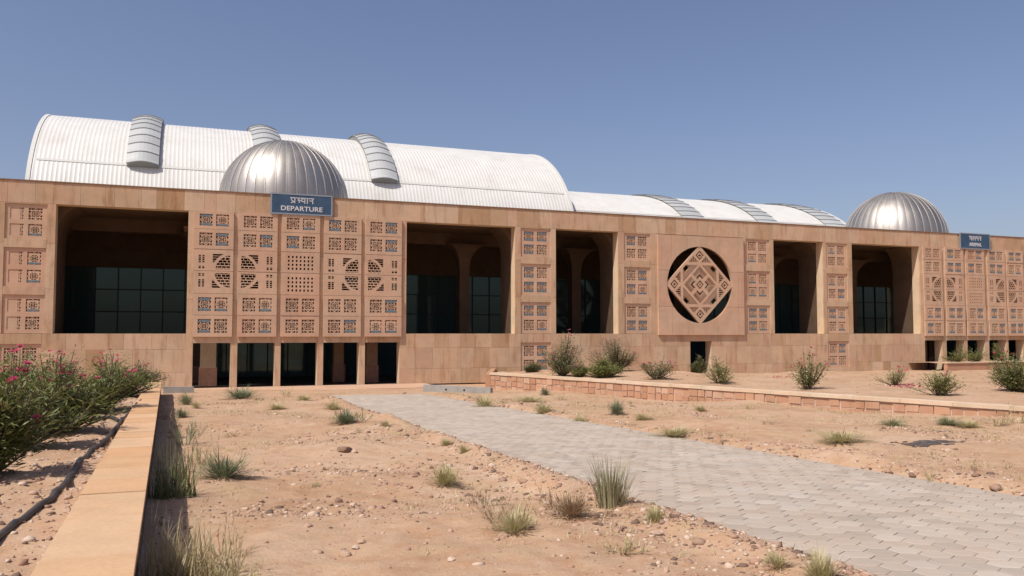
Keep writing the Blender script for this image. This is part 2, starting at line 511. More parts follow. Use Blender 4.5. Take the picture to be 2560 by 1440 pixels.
def bed_right():
    L = 46.0
    us = np.concatenate((np.arange(0, 30, .2), np.arange(30, L, .6)))
    fs = np.linspace(0, 1, 90)
    U, Fr = np.meshgrid(us, fs)
    x0, y0 = P0[0] + QDIR[0] * U, P0[1] + QDIR[1] * U            # on the low wall
    # far side: along the facade foot, from just right of the wall's corner
    sU = SX(1242) + U * 1.25
    fx, fy = ORG[0] + DIRX[0] * sU + NRM[0] * .02, ORG[1] + DIRX[1] * sU + NRM[1] * .02
    x = x0 * (1 - Fr) + fx * Fr; y = y0 * (1 - Fr) + fy * Fr
    z = rightbed_z(x, y)
    I = np.arange(x.size).reshape(x.shape)
    Q = np.stack([I[:-1, :-1], I[:-1, 1:], I[1:, 1:], I[1:, :-1]], -1).reshape(-1, 4)
    o = link('soil', nmesh('right_bed_soil', np.stack([x, y, z], -1).reshape(-1, 3), Q, [M['soil']], True))
    tag(o, 'sandy soil of the raised bed between low stone wall and facade', 'soil', kind='structure')
bed_right()

# ------------------------------------------------------------------ paved path
def path_pt(u, v, dz=0.0):
    p = PA + PDIR * u + PNRM * v
    return p[0], p[1], float(plane_z(p[1])) + dz
mb = MB()
us = np.linspace(PATH_U0, PATH_U1, 60)
mb.grid([[path_pt(u, v, -.004) for v in (-.18, PWID + .18)] for u in us])
path = link('path', mb.mesh('path_bed', [M['joint']]))
tag(path, 'grey paved walkway running to the departure doors', 'path', kind='structure')
HR = .145                                          # corner radius of a six-sided paver
slope = math.atan(.027)
def hexmesh():
    mb = MB(); r0, r1 = HR - .0028, HR * .80
    A = [math.radians(60 * k + 30) for k in range(6)]
    P = lambda r, a, z: (r * math.cos(a), r * math.sin(a), z)
    mb.poly([P(r1, a, .0045) for a in A])
    for k in range(6):
        a, b = A[k], A[(k + 1) % 6]
        mb.quad(P(r0, a, 0), P(r0, b, 0), P(r1, b, .0045), P(r1, a, .0045))
        mb.quad(P(r0, a, -.03), P(r0, b, -.03), P(r0, b, 0), P(r0, a, 0))
    return mb
hx = hexmesh(); hxm = hx.mesh('paver', [M['paver']])
cells = []
dv, du = HR * math.sqrt(3), HR * 1.5
prow = math.atan2(PNRM[1], PNRM[0])
i = 0; u = PATH_U0
while u < PATH_U1:
    v = HR * .9 + (dv / 2 if i % 2 else 0)
    while v < PWID - HR * .6:
        x, y, z = path_pt(u, v)
        cells.append((u, v, x, y, z)); v += dv
    u += du; i += 1
def inview(x, y, z):
    d = y * math.cos(PITCH) + (z - CAMZ) * math.sin(PITCH)
    if d < 1: return False
    px = 1280 + FPX * x / d; py = 720 - FPX * ((z - CAMZ) * math.cos(PITCH) - y * math.sin(PITCH)) / d
    return -20 < px < 2580 and py < 1465
vis = sorted([c for c in cells if inview(*c[2:])], key=lambda c: c[3])
near = set(id(c) for c in vis[:300])
rest = MB()
for c in cells:
    u, v, x, y, z = c
    dz = random.uniform(-.001, .003); tx, ty = random.uniform(-.010, .010), random.uniform(-.010, .010)
    rot = Matrix.Rotation(prow, 4, 'Z')
    if id(c) in near:
        link('paver', hxm, path, (x, y, z + dz), (-slope + tx, ty, prow))
    elif y > 4:
        i0 = len(rest.v)
        for p in hx.v:
            q = rot @ Vector(p)
            rest.v.append((x + q.x, y + q.y, z + dz + q.z - slope * q.y + tx * q.y + ty * q.x))
        for f in hx.f:
            rest.f.append(tuple(i0 + k for k in f)); rest.m.append(0)
o = link('paver_field', rest.mesh('paver_field', [M['paverfar']]), path); o['kind'] = 'stuff'
# concrete haunch along both path edges
for nm, v0, v1 in (('edge_strip', -.20, -.01), ('edge_strip', PWID - .10, PWID + .10)):
    mb = MB(); mb.grid([[path_pt(u, v0, -.012), path_pt(u, v1, -.004)] for u in us])
    link(nm, mb.mesh('edge_strip', [M['concrete']]), path)

# stone apron in front of the departure doors
mb = MB()
sa, sb = SX(425), SX(1062)
for a, b, z0, z1 in ((-.06, -3.6, .03, .055),):
    n = 14
    for k in range(n):
        x0, x1 = sa + (sb - sa) * k / n + .006, sa + (sb - sa) * (k + 1) / n - .006
        for j in range(3):
            y0, y1 = -.02 - 1.2 * j, -.02 - 1.2 * (j + 1) + .012
            mb.box(x0, x1, y1, y0, -.3, .045 + random.uniform(-.003, .003))
o = link('pavement', mb.mesh('apron', [M['apron']]), None, tuple(W(0, 0, 0)), (0, 0, FROT))
tag(o, 'pale stone apron in front of the departure doors', 'pavement', kind='structure')

# ------------------------------------------------------------------ terminal building
B = link('terminal_building', None, None, tuple(ORG), (0, 0, FROT))
B.empty_display_size = 1
tag(B, 'long sandstone airport terminal with white vaulted roofs and metal domes', 'building')
H_TOP, H_LIN, H_SILL, H_DOOR, H_HEAD = 10.22, 9.16, 2.83, 2.34, 2.66

cube = MB(); cube.box(0, 1, 0, 1, 0, 1)
blockmesh = cube.mesh('stone_block', [M['facing']])
COUNT = {'stone_block': 0}
def block(s0, s1, h0, h1, b0=0.0, b1=.10, parent=B):
    g = .004
    j = random.uniform(-.004, .004)
    link('stone_block', blockmesh, parent, (s0 + g, b0 + j, h0 + g), (0, 0, 0), (s1 - s0 - 2 * g, b1 - b0, h1 - h0 - 2 * g))
    COUNT['stone_block'] += 1
core = MB()
def corebox(s0, s1, h0, h1, b0=.09, b1=.70, inset=0):
    core.box(s0 + inset, s1 - inset, b0, b1, h0, h1)
def clad(s0, s1, rows, width, jitter=.25):
    for h0, h1 in rows:
        n = max(1, round((s1 - s0) / width))
        cuts = [s0 + (s1 - s0) * k / n for k in range(n + 1)]
        for k in range(1, n): cuts[k] += random.uniform(-jitter, jitter) * (s1 - s0) / n
        for k in range(n): block(cuts[k], cuts[k + 1], h0, h1)

S_END, S_BEG = 92.0, -9.0
# parapet band
clad(S_BEG, SX(2600), [(H_LIN, H_TOP)], .95, .42)
block(SX(2600), S_END, H_LIN, H_TOP)
corebox(S_BEG, S_END, H_LIN + .004, H_TOP)
mb = MB(); mb.box(S_BEG, S_END, -.035, .76, H_TOP, H_TOP + .06)
link('coping', mb.mesh('coping', [M['coping']]), B)

# lattice tiles -----------------------------------------------------
TW, TH = .66, .70
def tilefn(kind):
    def fn(x, z):
        u, v = (x / TW - .5) * 2, (z / TH - .5) * 2
        au, av = np.abs(u), np.abs(v); r = np.maximum(au, av); dm = au + av
        s = r > .94
        s |= (np.abs(av - .60) < .065) | (np.abs(au - .60) < .065)      # cross bars
        s |= (r > .28) & (r < .38)
        s |= (np.abs(dm - .95) < .07)
        s |= (r > .10) & (r < .17)
        s |= (au < .05) & (av > .38) & (av < .9)
        s |= (av < .05) & (au > .38) & (au < .9)
        c = np.maximum(np.abs(au - .76), np.abs(av - .76)); s |= c < .05
        if kind == 2: s |= (u < .45) | (u > .86)
        if kind == 3: s |= (dm > .8) & (r < .8)
        return s
    return fn
TILE = []
for k in range(4):
    tb = raster(tilefn(k), TW, TH, 40, 42, .06)
    if k in (1,):
        tb.box(.05, TW - .05, -.006, .004, TH - .155, TH - .035, 1); tb.box(.05, TW - .05, -.006, .004, .035, .155, 1)
    if k == 3:
        tb.box(.05, TW - .05, -.006, .004, .035, .14, 1)
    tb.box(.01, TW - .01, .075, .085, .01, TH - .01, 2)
    TILE.append(tb.mesh('lattice_tile', [M['panel'], M['blue'], M['holeshade']]))
def tile(parent, x, z, w, h, kind=None):
    k = random.choice((0, 0, 0, 1, 1, 3)) if kind is None else kind
    link('lattice_tile', TILE[k], parent, (x, .022, z), (0, 0, 0), (w / TW, 1, h / TH))

PANEL_CACHE = {}
def framed(w, h, holes, t, key):
    if key not in PANEL_CACHE:
        mb = MB()
        xs = sorted(set([0, w] + [a for q in holes for a in q[:2]])); zs = sorted(set([0, h] + [a for q in holes for a in q[2:]]))
        for a, b in zip(xs, xs[1:]):
            for c, d in zip(zs, zs[1:]):
                if any(q[0] <= a and b <= q[1] and q[2] <= c and d <= q[3] for q in holes): continue
                mb.box(a, b, 0, t, c, d)
        PANEL_CACHE[key] = mb.mesh('screen_panel', [M['panel']])
    return PANEL_CACHE[key]

def pier_panel(s0, s1, h0, h1, kinds=(None,) * 4):
    """Recessed panel with two by two pierced tiles."""
    w, h = s1 - s0, h1 - h0
    tw, th = w * .335, h * .335
    xa, xb = w * .115, w * .55; za, zb = h * .10, h * .56
    holes = [(xa, xa + tw, za, za + th), (xb, xb + tw, za, za + th), (xa, xa + tw, zb, zb + th), (xb, xb + tw, zb, zb + th)]
    p = link('screen_panel', framed(w, h, holes, .10, ('p', round(w, 3), round(h, 3))), B, (s0, .055, h0))
    for q, k in zip(holes, kinds): tile(p, q[0], q[2], tw, th, k)

ROWS4 = [(7.40, 9.10), (5.10, 6.98), (2.84, 4.70), (.50, 2.30)]
def panel_pier(px0, px1, pp0, pp1, rows, kinds=(None,) * 4, bottom=2.83):
    """A pier front between two openings: strips of stone round the recessed panels."""
    s0, s1, q0, q1 = SX(px0), SX(px1), SX(pp0), SX(pp1)
    for a, b in ((s0, q0), (q1, s1)):
        hs = [H_LIN, 7.2, 5.0, bottom]
        for c, d in zip(hs[1:], hs): block(a, b, c, d)
        corebox(a, b, bottom, H_LIN)
    lo = [r for r in rows if r[0] > 2.5]
    edges = [H_LIN] + [e for r in lo for e in (r[1], r[0])] + [bottom]
    for k in range(0, len(edges), 2):
        if edges[k] - edges[k + 1] > .02:
            block(q0, q1, edges[k + 1], edges[k]); corebox(q0, q1, edges[k + 1], edges[k])
    for h0, h1 in lo: pier_panel(q0, q1, h0, h1, kinds)
    if len(rows) > len(lo): return [(q0, q1) + rows[-1]]
    return []

low_holes = []
low_holes += panel_pier(-6, 135, 7, 113, ROWS4[:3], (2, None, 2, None))
low_holes += panel_pier(1288, 1390, 1302, 1377, ROWS4)
low_holes += panel_pier(1546, 1643, 1561, 1626, ROWS4[:3])
low_holes += panel_pier(1857, 1935, 1866, 1925, ROWS4[:3])
low_holes += panel_pier(2059, 2131, 2067, 2119, ROWS4)
low_holes.append((SX(2), SX(108), .5, 2.33))
# piers outside the frame
corebox(S_BEG, SX(-6), 0, H_LIN); clad(S_BEG, SX(-6), [(0, 3), (3, 6), (6, H_LIN)], 1.8)
corebox(SX(2700), S_END, 0, H_LIN); clad(SX(2700), S_END, [(0, 3), (3, 6), (6, H_LIN)], 5.0)

# lower wall below the openings, with the low recessed panels left open
def lower(px0, px1, doors=()):
    s0, s1 = SX(px0), SX(px1)
    rows = [(0, .86), (.86, 2.03), (2.03, H_SILL)]
    gaps = [q for q in low_holes if q[0] >= s0 - .01 and q[1] <= s1 + .01] + list(doors)
    gaps.sort()
    x = s0
    for q in gaps + [(s1, s1, 0, 0)]:
        if q[0] - x > .02:
            clad(x, q[0], rows, .92); corebox(x, q[0], 0, H_SILL, inset=0)
        if q[1] > q[0]:
            if q[2] > .05: block(q[0], q[1], 0, q[2]); corebox(q[0], q[1], 0, q[2])
            block(q[0], q[1], q[3], H_SILL); corebox(q[0], q[1], q[3], H_SILL)
        x = q[1]
    for q in gaps:
        if q[2] > .05: pier_panel(q[0], q[1], q[2], q[3])
lower(-6, 478)
lower(1000, 2305, doors=[(SX(1724), SX(1777), 0, H_DOOR)])
lower(2556, 2700)

# screen walls of projecting carved panels ------------------------------
SROWS = [(8.24, 9.20), (7.20, 8.24), (6.07, 7.20), (4.90, 6.07), (3.78, 4.90), (2.66, 3.78)]
def quarter(w, h, lower_half, left_half):
    """Panel with a quarter of the great lattice roundel; its centre lies on an inner corner."""
    R = h * .80
    ccx = w * .97 if left_half else w * .03
    ccz = h * .0 if not lower_half else h
    def fn(x, z):
        dx = np.abs(x - ccx); dz = np.abs(z - ccz); d = np.hypot(dx, dz)
        inner = (d < R * .93) & (dz > h * .09) & (dx > w * .055)
        bars = (np.abs(np.sin(z * 22)) < .42) | (np.abs(np.sin(x * 15 + np.floor(z * 7) * 1.3)) < .20)
        corner = (d > R * 1.09) & (dx < R * 1.06) & (dz < h * .80) & (dz > h * .40)
        cbars = (np.abs(np.sin(z * 24)) < .35)
        slot = (dx > w * .70) & (dx < w * .84) & (((dz > h * .36) & (dz < h * .72)) | ((dz > h * .08) & (dz < h * .22)))
        sbars = (np.abs(np.sin(z * 30)) < .35) | (np.abs(dx - w * .77) < .025)
        hole = (inner & ~bars) | (corner & ~cbars) | (slot & ~sbars)
        return ~hole
    return fn
def gridholes(w, h):
    def fn(x, z):
        u = (x - w * .14) / (w * .72) * 7; v = (z - h * .10) / (h * .76) * 4
        ok = (u > 0) & (u < 7) & (v > 0) & (v < 4)
        return ~(ok & (np.abs(u % 1 - .5) < .25) & (np.abs(v % 1 - .5) < .26))
    return fn
SPAN = {}
def screen(cols, px_lo, px_hi, odd):
    cs = [(SX(a), SX(b)) for a, b in cols]
    s_lo, s_hi = SX(px_lo), SX(px_hi)
    # pillars of plain stone behind and between the panel columns, down to the ground
    edges = [s_lo] + [e for c in cs for e in c] + [s_hi]
    for k in range(0, len(edges), 2):
        a, b = edges[k] - (.05 if k else 0), edges[k + 1] + (.05 if k + 2 < len(edges) else 0)
        for h0, h1 in ((0, 2.2), (2.2, 4.6), (4.6, 7.0), (7.0, H_LIN)): block(a, b, h0, h1, 0, .12)
        corebox(a, b, 0, H_LIN, .11, .70)
    for k, (a, b) in enumerate(cs):
        block(a + .05, b - .05, H_DOOR, H_HEAD + .1, .004, .12); corebox(a + .05, b - .05, H_DOOR + .003, H_HEAD + .1, .115, .6)
        w = b - a
        for r, (h0, h1) in enumerate(SROWS):
            h = h1 - h0 - .016
            out = -.10 - (.035 if r >= 4 else 0) + random.uniform(-.015, .015)
            if r in (2, 3):
                if k == 2: fn = gridholes(w, h)
                else: fn = quarter(w, h, r == 3, k in (0, 3))
                me = raster(fn, w, h, 88, 48, .09).mesh('screen_panel', [M['panel']])
                link('screen_panel', me, B, (a, out, h0 + .008))
            else:
                tw, th = w * .33, h * .66
                xa, xb = w * .13, w * .545; z = h * .17
                holes = [(xa, xa + tw, z, z + th), (xb, xb + tw, z, z + th)]
                p = link('screen_panel', framed(w, h, holes, .10, ('s', round(w, 3), round(h, 3))), B, (a, out, h0 + .008))
                for q in holes: tile(p, q[0], q[2], tw, th)
screen(((483, 582), (594, 692), (702, 798), (808, 902), (912, 1003)), 468, 1016, False)
screen(((2307, 2353), (2361, 2407), (2413, 2459), (2467, 2511), (2515, 2556)), 2300, 2562, True)

# great square slab with the round opening and the diamond screen ----------
q0, q1, qh0, qh1 = SX(1643), SX(1857), 2.74, 9.12
cs_, ch_, cr_ = onfacade(1748, 712)[0], 5.97, 2.46
xs = [q0, q0 + 1.0, cs_ - .95, cs_ + 1.25, q1 - .45, q1]
zs = [qh0, 4.55, 6.85, qh1]
for a, b in zip(xs, xs[1:]):
    for c, d in zip(zs, zs[1:]):
        w, h = b - a - .014, d - c - .014
        fn = lambda x, z, a=a, c=c: np.hypot(x + a + .007 - cs_, z + c + .007 - ch_) > cr_
        rb = raster(fn, w, h, max(4, int(w / .02)), max(4, int(h / .02)), .20)
        if rb.f: link('slab_stone', rb.mesh('slab_stone', [M['panel']]), B, (a + .007, -.13, c + .007))
corebox(q0, q0 + .25, H_SILL, H_LIN, .22, .70); corebox(q1 - .25, q1, H_SILL, H_LIN, .22, .70); corebox(q0 + .25, q1 - .25, 8.75, H_LIN, .22, .70)
def diamond(p, q):
    L = 2 * cr_ / math.sqrt(2) * 1.035
    x, z = (p / L - .5) * math.sqrt(2) * 1.0, (q / L - .5) * math.sqrt(2) * 1.0
    u, v = (x - z) / math.sqrt(2), (x + z) / math.sqrt(2)
    au, av = np.abs(u), np.abs(v); l = au + av
    s = l > .90
    hi, lo_ = np.maximum(au, av), np.minimum(au, av)
    c = np.abs(hi - .745) + lo_                                      # little squares in the corners
    s |= ((c > .125) & (c < .20)) | ((c > .045) & (c < .08))
    s |= np.abs(hi - .53) < .035
    s |= (l > .47) & (l < .565)
    s |= ((l > .12) & (l < .215)) | ((l > .035) & (l < .07))
    diag = np.abs(au - av)
    s |= (l > .2) & (l < .5) & (diag < .055)
    chev = (l > .2) & (l < .48) & (diag > .05)
    s |= chev & (np.abs(np.sin((l - .2) * 66)) < .50) & (l > .285)
    outer = (l > .55) & (l < .91) & (hi < .50)
    s |= outer & (np.abs(np.sin((l - .55) * 52)) < .45) & ~((np.abs(l - .80) < .075) & (diag < .10))
    tri = (hi > .55) & (c > .2)
    s |= tri & (np.abs(np.sin(lo_ * 60)) < .4)
    return s
L = 2 * cr_ / math.sqrt(2) * 1.035
ds = raster(diamond, L, L, 170, 170, .16)
o = link('diamond_screen', ds.mesh('diamond_screen', [M['panel']]), B, (cs_, -.10, ch_ - cr_ * 1.035), (0, math.radians(-45), 0))

# porch behind the facade -----------------------------------------------
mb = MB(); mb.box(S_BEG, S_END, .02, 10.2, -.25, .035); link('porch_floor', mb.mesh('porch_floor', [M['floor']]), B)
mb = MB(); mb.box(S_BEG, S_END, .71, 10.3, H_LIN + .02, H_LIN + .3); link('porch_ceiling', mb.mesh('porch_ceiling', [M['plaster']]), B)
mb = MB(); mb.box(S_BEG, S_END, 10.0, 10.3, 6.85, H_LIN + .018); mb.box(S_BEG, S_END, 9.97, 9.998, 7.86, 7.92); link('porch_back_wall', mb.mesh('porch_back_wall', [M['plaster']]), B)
mb = MB()
for b in (4.7,):
    mb.box(S_BEG, S_END, b, b + .7, 8.45, H_LIN + .016)
link('porch_beam', mb.mesh('porch_beam', [M['plaster']]), B)
def column(s, b, w=.33):
    mb = MB()
    prof = [(.9, w)] + [(7.0, w)] + [(7.0 + 1.45 * math.sin(t), w + .95 * (1 - math.cos(t))) for t in np.linspace(.2, math.pi / 2, 7)]
    rings = [[(-r, -r, z), (r, -r, z), (r, r, z), (-r, r, z)] for z, r in prof]
    mb.grid(rings, 0, closed=True)
    c = link('column', mb.mesh('column', [M['litcolumn'] if b < 4 else M['plaster']]), B, (s, b, 0))
    p = MB(); p.box(-w - .05, w + .05, -w - .05, w + .05, .036, 1.0); link('plinth', p.mesh('plinth', [M['granite']]), c)
for k in range(-1, 10): column(9.05 + 7.87 * k, 5.05)
column(SX(524, 2.2), 2.2, .40); column(SX(929, 2.2), 2.2, .32); column(SX(847, 3.4), 3.4, .28)
def fin(s, width, side, b1=2.6):
    """Buttress behind a pier whose head curves out into the ceiling on one side."""
    pts = [(0, .04), (width, .04), (width, H_LIN + .015)]
    arc = [(-side * 0, 0)]
    pr = [(0, 7.5)] + [(-1.0 * (1 - math.cos(t)), 7.5 + 1.65 * math.sin(t)) for t in np.linspace(.15, math.pi / 2, 8)]
    out = pts + pr[::-1]
    if side > 0: out = [(width - x, z) for x, z in out][::-1]
    mb = MB(); mb.prism(out, .705, b1)
    link('buttress', mb.mesh('buttress', [M['plaster']]), B, (s, 0, 0))
fin(SX(20), SX(135) - SX(20) - .05, 1, 4.2)
fin(SX(1290), 1.6, -1); fin(SX(1548), 1.6, -1); fin(SX(2061), 1.2, -1); fin(SX(2302), 1.2, -1); fin(SX(2705), 1.2, -1)
# glazing
gl0, gl1 = SX(120, 10), SX(2600, 10)
glw = (gl1 - gl0) / 66
hr = [H_SILL - .02, 4.17, 5.51, 6.85]
pm = MB(); pm.box(.02, glw - .02, 0, .02, .02, 1.34 - .02); pane = pm.mesh('glass_pane', [M['glass']])
pm = MB(); pm.box(.02, glw * 2 - .02, 0, .02, .06, 2.79); paneb = pm.mesh('glass_pane_tall', [M['glass']])
for k in range(66):
    for h in hr[:3]: link('glass_pane', pane, B, (gl0 + k * glw, 10.06 + random.uniform(-.004, .004), h), (random.uniform(-.006, .006), 0, random.uniform(-.006, .006)))
for k in range(33): link('glass_pane', paneb, B, (gl0 + 2 * k * glw, 10.06, 0))
mb = MB()
for k in range(67): mb.box(gl0 + k * glw - .035, gl0 + k * glw + .035, 10.0, 10.14, .036, 6.849)
for h in hr[:3]: mb.box(gl0, gl1, 10.004, 10.13, h - .035, h + .035)
link('window_frame', mb.mesh('window_frame', [M['mullion']]), B)
mb = MB(); mb.box(S_BEG, gl0 - .04, 10.0, 10.3, .0, 6.85); mb.box(gl1 + .04, S_END, 10.0, 10.3, 0, 6.85); mb.box(S_BEG, S_END, 10.9, 11.0, 0, 6.85)
mb.box(S_BEG, S_BEG + .3, .7, 34, 0, 9.9); mb.box(S_END - .3, S_END, .7, 34, 0, 9.9); mb.box(S_BEG, S_END, 34, 34.3, 0, 9.9)
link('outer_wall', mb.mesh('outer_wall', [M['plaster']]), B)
mb = MB(); mb.box(S_BEG, S_END, .70, 34.2, 9.5, 9.9); link('flat_roof', mb.mesh('flat_roof', [M['membrane']]), B)
link('wall_core', core.mesh('wall_core', [M['wallcore']]), B)

# vaulted roofs -------------------------------------------------------------
def vault_pt(t, c, a, h0, hh, p=1.75, off=0.0):
    """t in -1..1 across the vault: returns (b, h) offset outwards by off."""
    ang = t * math.pi / 2
    x, y = math.sin(ang), math.cos(ang)
    e = 2 / p
    px_, py_ = a * math.copysign(abs(x) ** e, x), hh * abs(y) ** e
    nxn, nyn = math.copysign(abs(px_ / a) ** (p - 1), x) / a, abs(py_ / hh) ** (p - 1) / hh
    l = math.hypot(nxn, nyn) or 1
    return c + px_ + off * nxn / l, h0 + py_ + off * nyn / l
BIG = (17.0, 9.6, 9.9, 7.4); LOWV = (18.0, 10.3, 9.9, 4.72)
def vault(name, s0, s1, V, pitch, label_mat):
    ts = np.linspace(-.985, .985, 56)
    ss, offs = [], []
    s = s0
    while s < s1:
        for d, o in ((0, 0), (pitch * .62, 0), (pitch * .74, .009), (pitch * .92, .009)):
            ss.append(s + d); offs.append(o)
        s += pitch
    rows = []
    for t in ts:
        base = [vault_pt(t, *V, off=o) for o in (0, .009)]
        rows.append([(a, *(base[0] if o == 0 else base[1])) for a, o in zip(ss, offs)])
    P = np.array(rows); R, C = P.shape[:2]
    I = np.arange(R * C).reshape(R, C)
    Q = np.stack([I[:-1, :-1], I[:-1, 1:], I[1:, 1:], I[1:, :-1]], -1).reshape(-1, 4)
    o = link(name, nmesh(name, P.reshape(-1, 3), Q, [M['roof']]), B)
    # flat end walls
    for k, s_ in enumerate((s0 + .01, ss[-1] - .01)):
        mb = MB(); mb.prism([vault_pt(t, *V) for t in ts], 0, .12)
        e = [(s_, x, z) for x, z in [vault_pt(t, *V) for t in ts]]
        m2 = MB(); m2.poly(e); link('end_wall', m2.mesh('end_wall', [M['trim']]), o)
        # rounded barge trim
        m3 = MB(); m3.grid([[(s_ + dx, *vault_pt(t, *V, off=of)) for dx, of in ((-.11, .0), (-.11, .05), (.11, .05), (.11, .0))] for t in ts]); link('barge_trim', m3.mesh('barge_trim', [M['trim']], False), o)
    # lap joint of the sheets
    m4 = MB()
    for t in (-.70, .70):
        m4.grid([[(s_, *vault_pt(t - .006, *V, off=.030)), (s_, *vault_pt(t + .006, *V, off=.045))] for s_ in np.linspace(s0 + .3, s1 - .3, 12)])
    link('sheet_lap', m4.mesh('sheet_lap', [M['trim']]), o)
    return o
big = vault('vault_roof', -.25, 33.8, BIG, .24, None)
low = vault('vault_roof', 34.1, 59.6, LOWV, .24, None)

def on_vault(px, py, V):
    r = ray(px, py); best = None
    t = 40.0
    while t < 110:
        p = CAMP + r * t; s = (p - ORG) @ DIRX; b = -(p - ORG) @ NRM; h = p[2]
        x = (b - V[0]) / V[1]
        if abs(x) < 1 and h < V[2] + V[3] * (1 - abs(x) ** 1.75) ** (1 / 1.75): return s, b, h
        t += .05
    return None
def t_of_b(b, V):
    x = (b - V[0]) / V[1]
    return -math.asin(min(1, abs(x)) ** (1.75 / 2)) * 2 / math.pi * (1 if x < 0 else -1)
def skylight(parent, s0, s1, t0, t1, V, n, rise, lift):
    """Raised strip of curved translucent sheets lying over the vault."""
    root_t = np.linspace(t0, t1, n + 1)
    w = s1 - s0
    body = MB()
    ts = np.linspace(t0, t1, 40)
    for s_ in (s0, s1): body.grid([[(s_, *vault_pt(t, *V, off=.03)), (s_, *vault_pt(t, *V, off=lift))] for t in ts])
    for t in (t0, t1):
        arc = [(s0 + w * k / 8, *vault_pt(t, *V, off=lift + rise * math.sin(math.pi * k / 8))) for k in range(9)]
        body.poly([(s0, *vault_pt(t, *V, off=.0))] + arc + [(s1, *vault_pt(t, *V, off=.0))])
    r = link('skylight', body.mesh('skylight', [M['skyside']]), parent)
    for a, b in zip(root_t, root_t[1:]):
        d = (b - a)
        pb = MB()
        rows = []
        for j, t in enumerate(np.linspace(a + d * .01, b - d * .045, 4)):
            rows.append([(s0 - .05 + (w + .1) * k / 8, *vault_pt(t, *V, off=lift + .02 + .05 * (j == 0) * (1 if a < 0 else 0) + rise * math.sin(math.pi * k / 8))) for k in range(9)])
        pb.grid(rows)
        tl = rows[0]
        pb.grid([[(p[0], p[1], p[2] - .06) for p in tl], tl], 1)
        link('skylight_sheet', pb.mesh('skylight_sheet', [M['skylight'], M['skyside']]), r)
a0 = on_vault(317, 421, BIG); a1 = on_vault(396, 428, BIG); c0 = on_vault(928, 455, BIG); c1 = on_vault(990, 462, BIG)
tb = t_of_b((a0[1] + c0[1]) / 2, BIG)
wS = ((a1[0] - a0[0]) + (c1[0] - c0[0])) / 2
mid = (a0[0] + c0[0]) / 2
for s_ in (a0[0], mid, c0[0]): skylight(big, s_, s_ + wS, tb, -tb, BIG, 22, .24, .26)
for pa, pb_ in ((1700, 1752), (1888, 1936), (2060, 2108)):
    z_ = 540 + (pa - 1700) * .065
    qa, qb = on_vault(pa, z_ - 2, LOWV), on_vault(pb_, z_, LOWV)
    skylight(low, qa[0], qb[0], -.96, .96, LOWV, 30, .05, .07)

# metal domes -----------------------------------------------------------
def dome(px, b, R, hc, ngore=40):
    s = onfacade(px, 450, b)[0]
    base = MB()
    base.grid([[(R * .985 * math.cos(a), R * .985 * math.sin(a), z) for a in np.linspace(0, 2 * math.pi, 49)[:-1]] for z in (9.89 - hc, .02)], closed=True)
    d = link('dome', base.mesh('dome_drum', [M['seam']]), B, (s, b, hc))
    da = 2 * math.pi / ngore
    pb = MB(); rows = []
    for e in np.linspace(0, math.pi / 2 * .985, 20):
        rows.append([((R + .02 * math.sin(math.pi * (k + .0) / 5)) * math.cos(e) * math.cos((k / 5 - .5) * da * .985), (R + .02 * math.sin(math.pi * k / 5)) * math.cos(e) * math.sin((k / 5 - .5) * da * .985), (R) * math.sin(e)) for k in range(6)])
    pb.grid(rows)
    me = pb.mesh('metal_panel', [M['dome']], True)
    rb = MB(); rows = []
    for e in np.linspace(0, math.pi / 2 * .975, 20):
        w = .016
        ring = []
        for rr_, dy in ((R - .02, -w), (R + .028, -w), (R + .028, w), (R - .02, w)):
            ring.append((rr_ * math.cos(e), dy * (.35 + .65 * math.cos(e)), rr_ * math.sin(e)))
        rows.append(ring)
    rb.grid(rows)
    ribm = rb.mesh('seam_rib', [M['seam']])
    for k in range(ngore):
        link('metal_panel', me, d, (0, 0, 0), (random.uniform(-.004, .004), random.uniform(-.004, .004), k * da))
        link('seam_rib', ribm, d, (0, 0, 0), (0, 0, (k + .5) * da))
    cp = MB(); cp.tube([(0, 0, R - .02), (0, 0, R + .05)], [.28, .2], 12); cp.poly([(.2 * math.cos(a), .2 * math.sin(a), R + .05) for a in np.linspace(0, 6.283, 13)[:-1]])
    link('crown_cap', cp.mesh('crown_cap', [M['seam']]), d)
dome(712, 4.25, 3.66, 10.42)
dome(2233, 4.6, 3.85, 10.12)

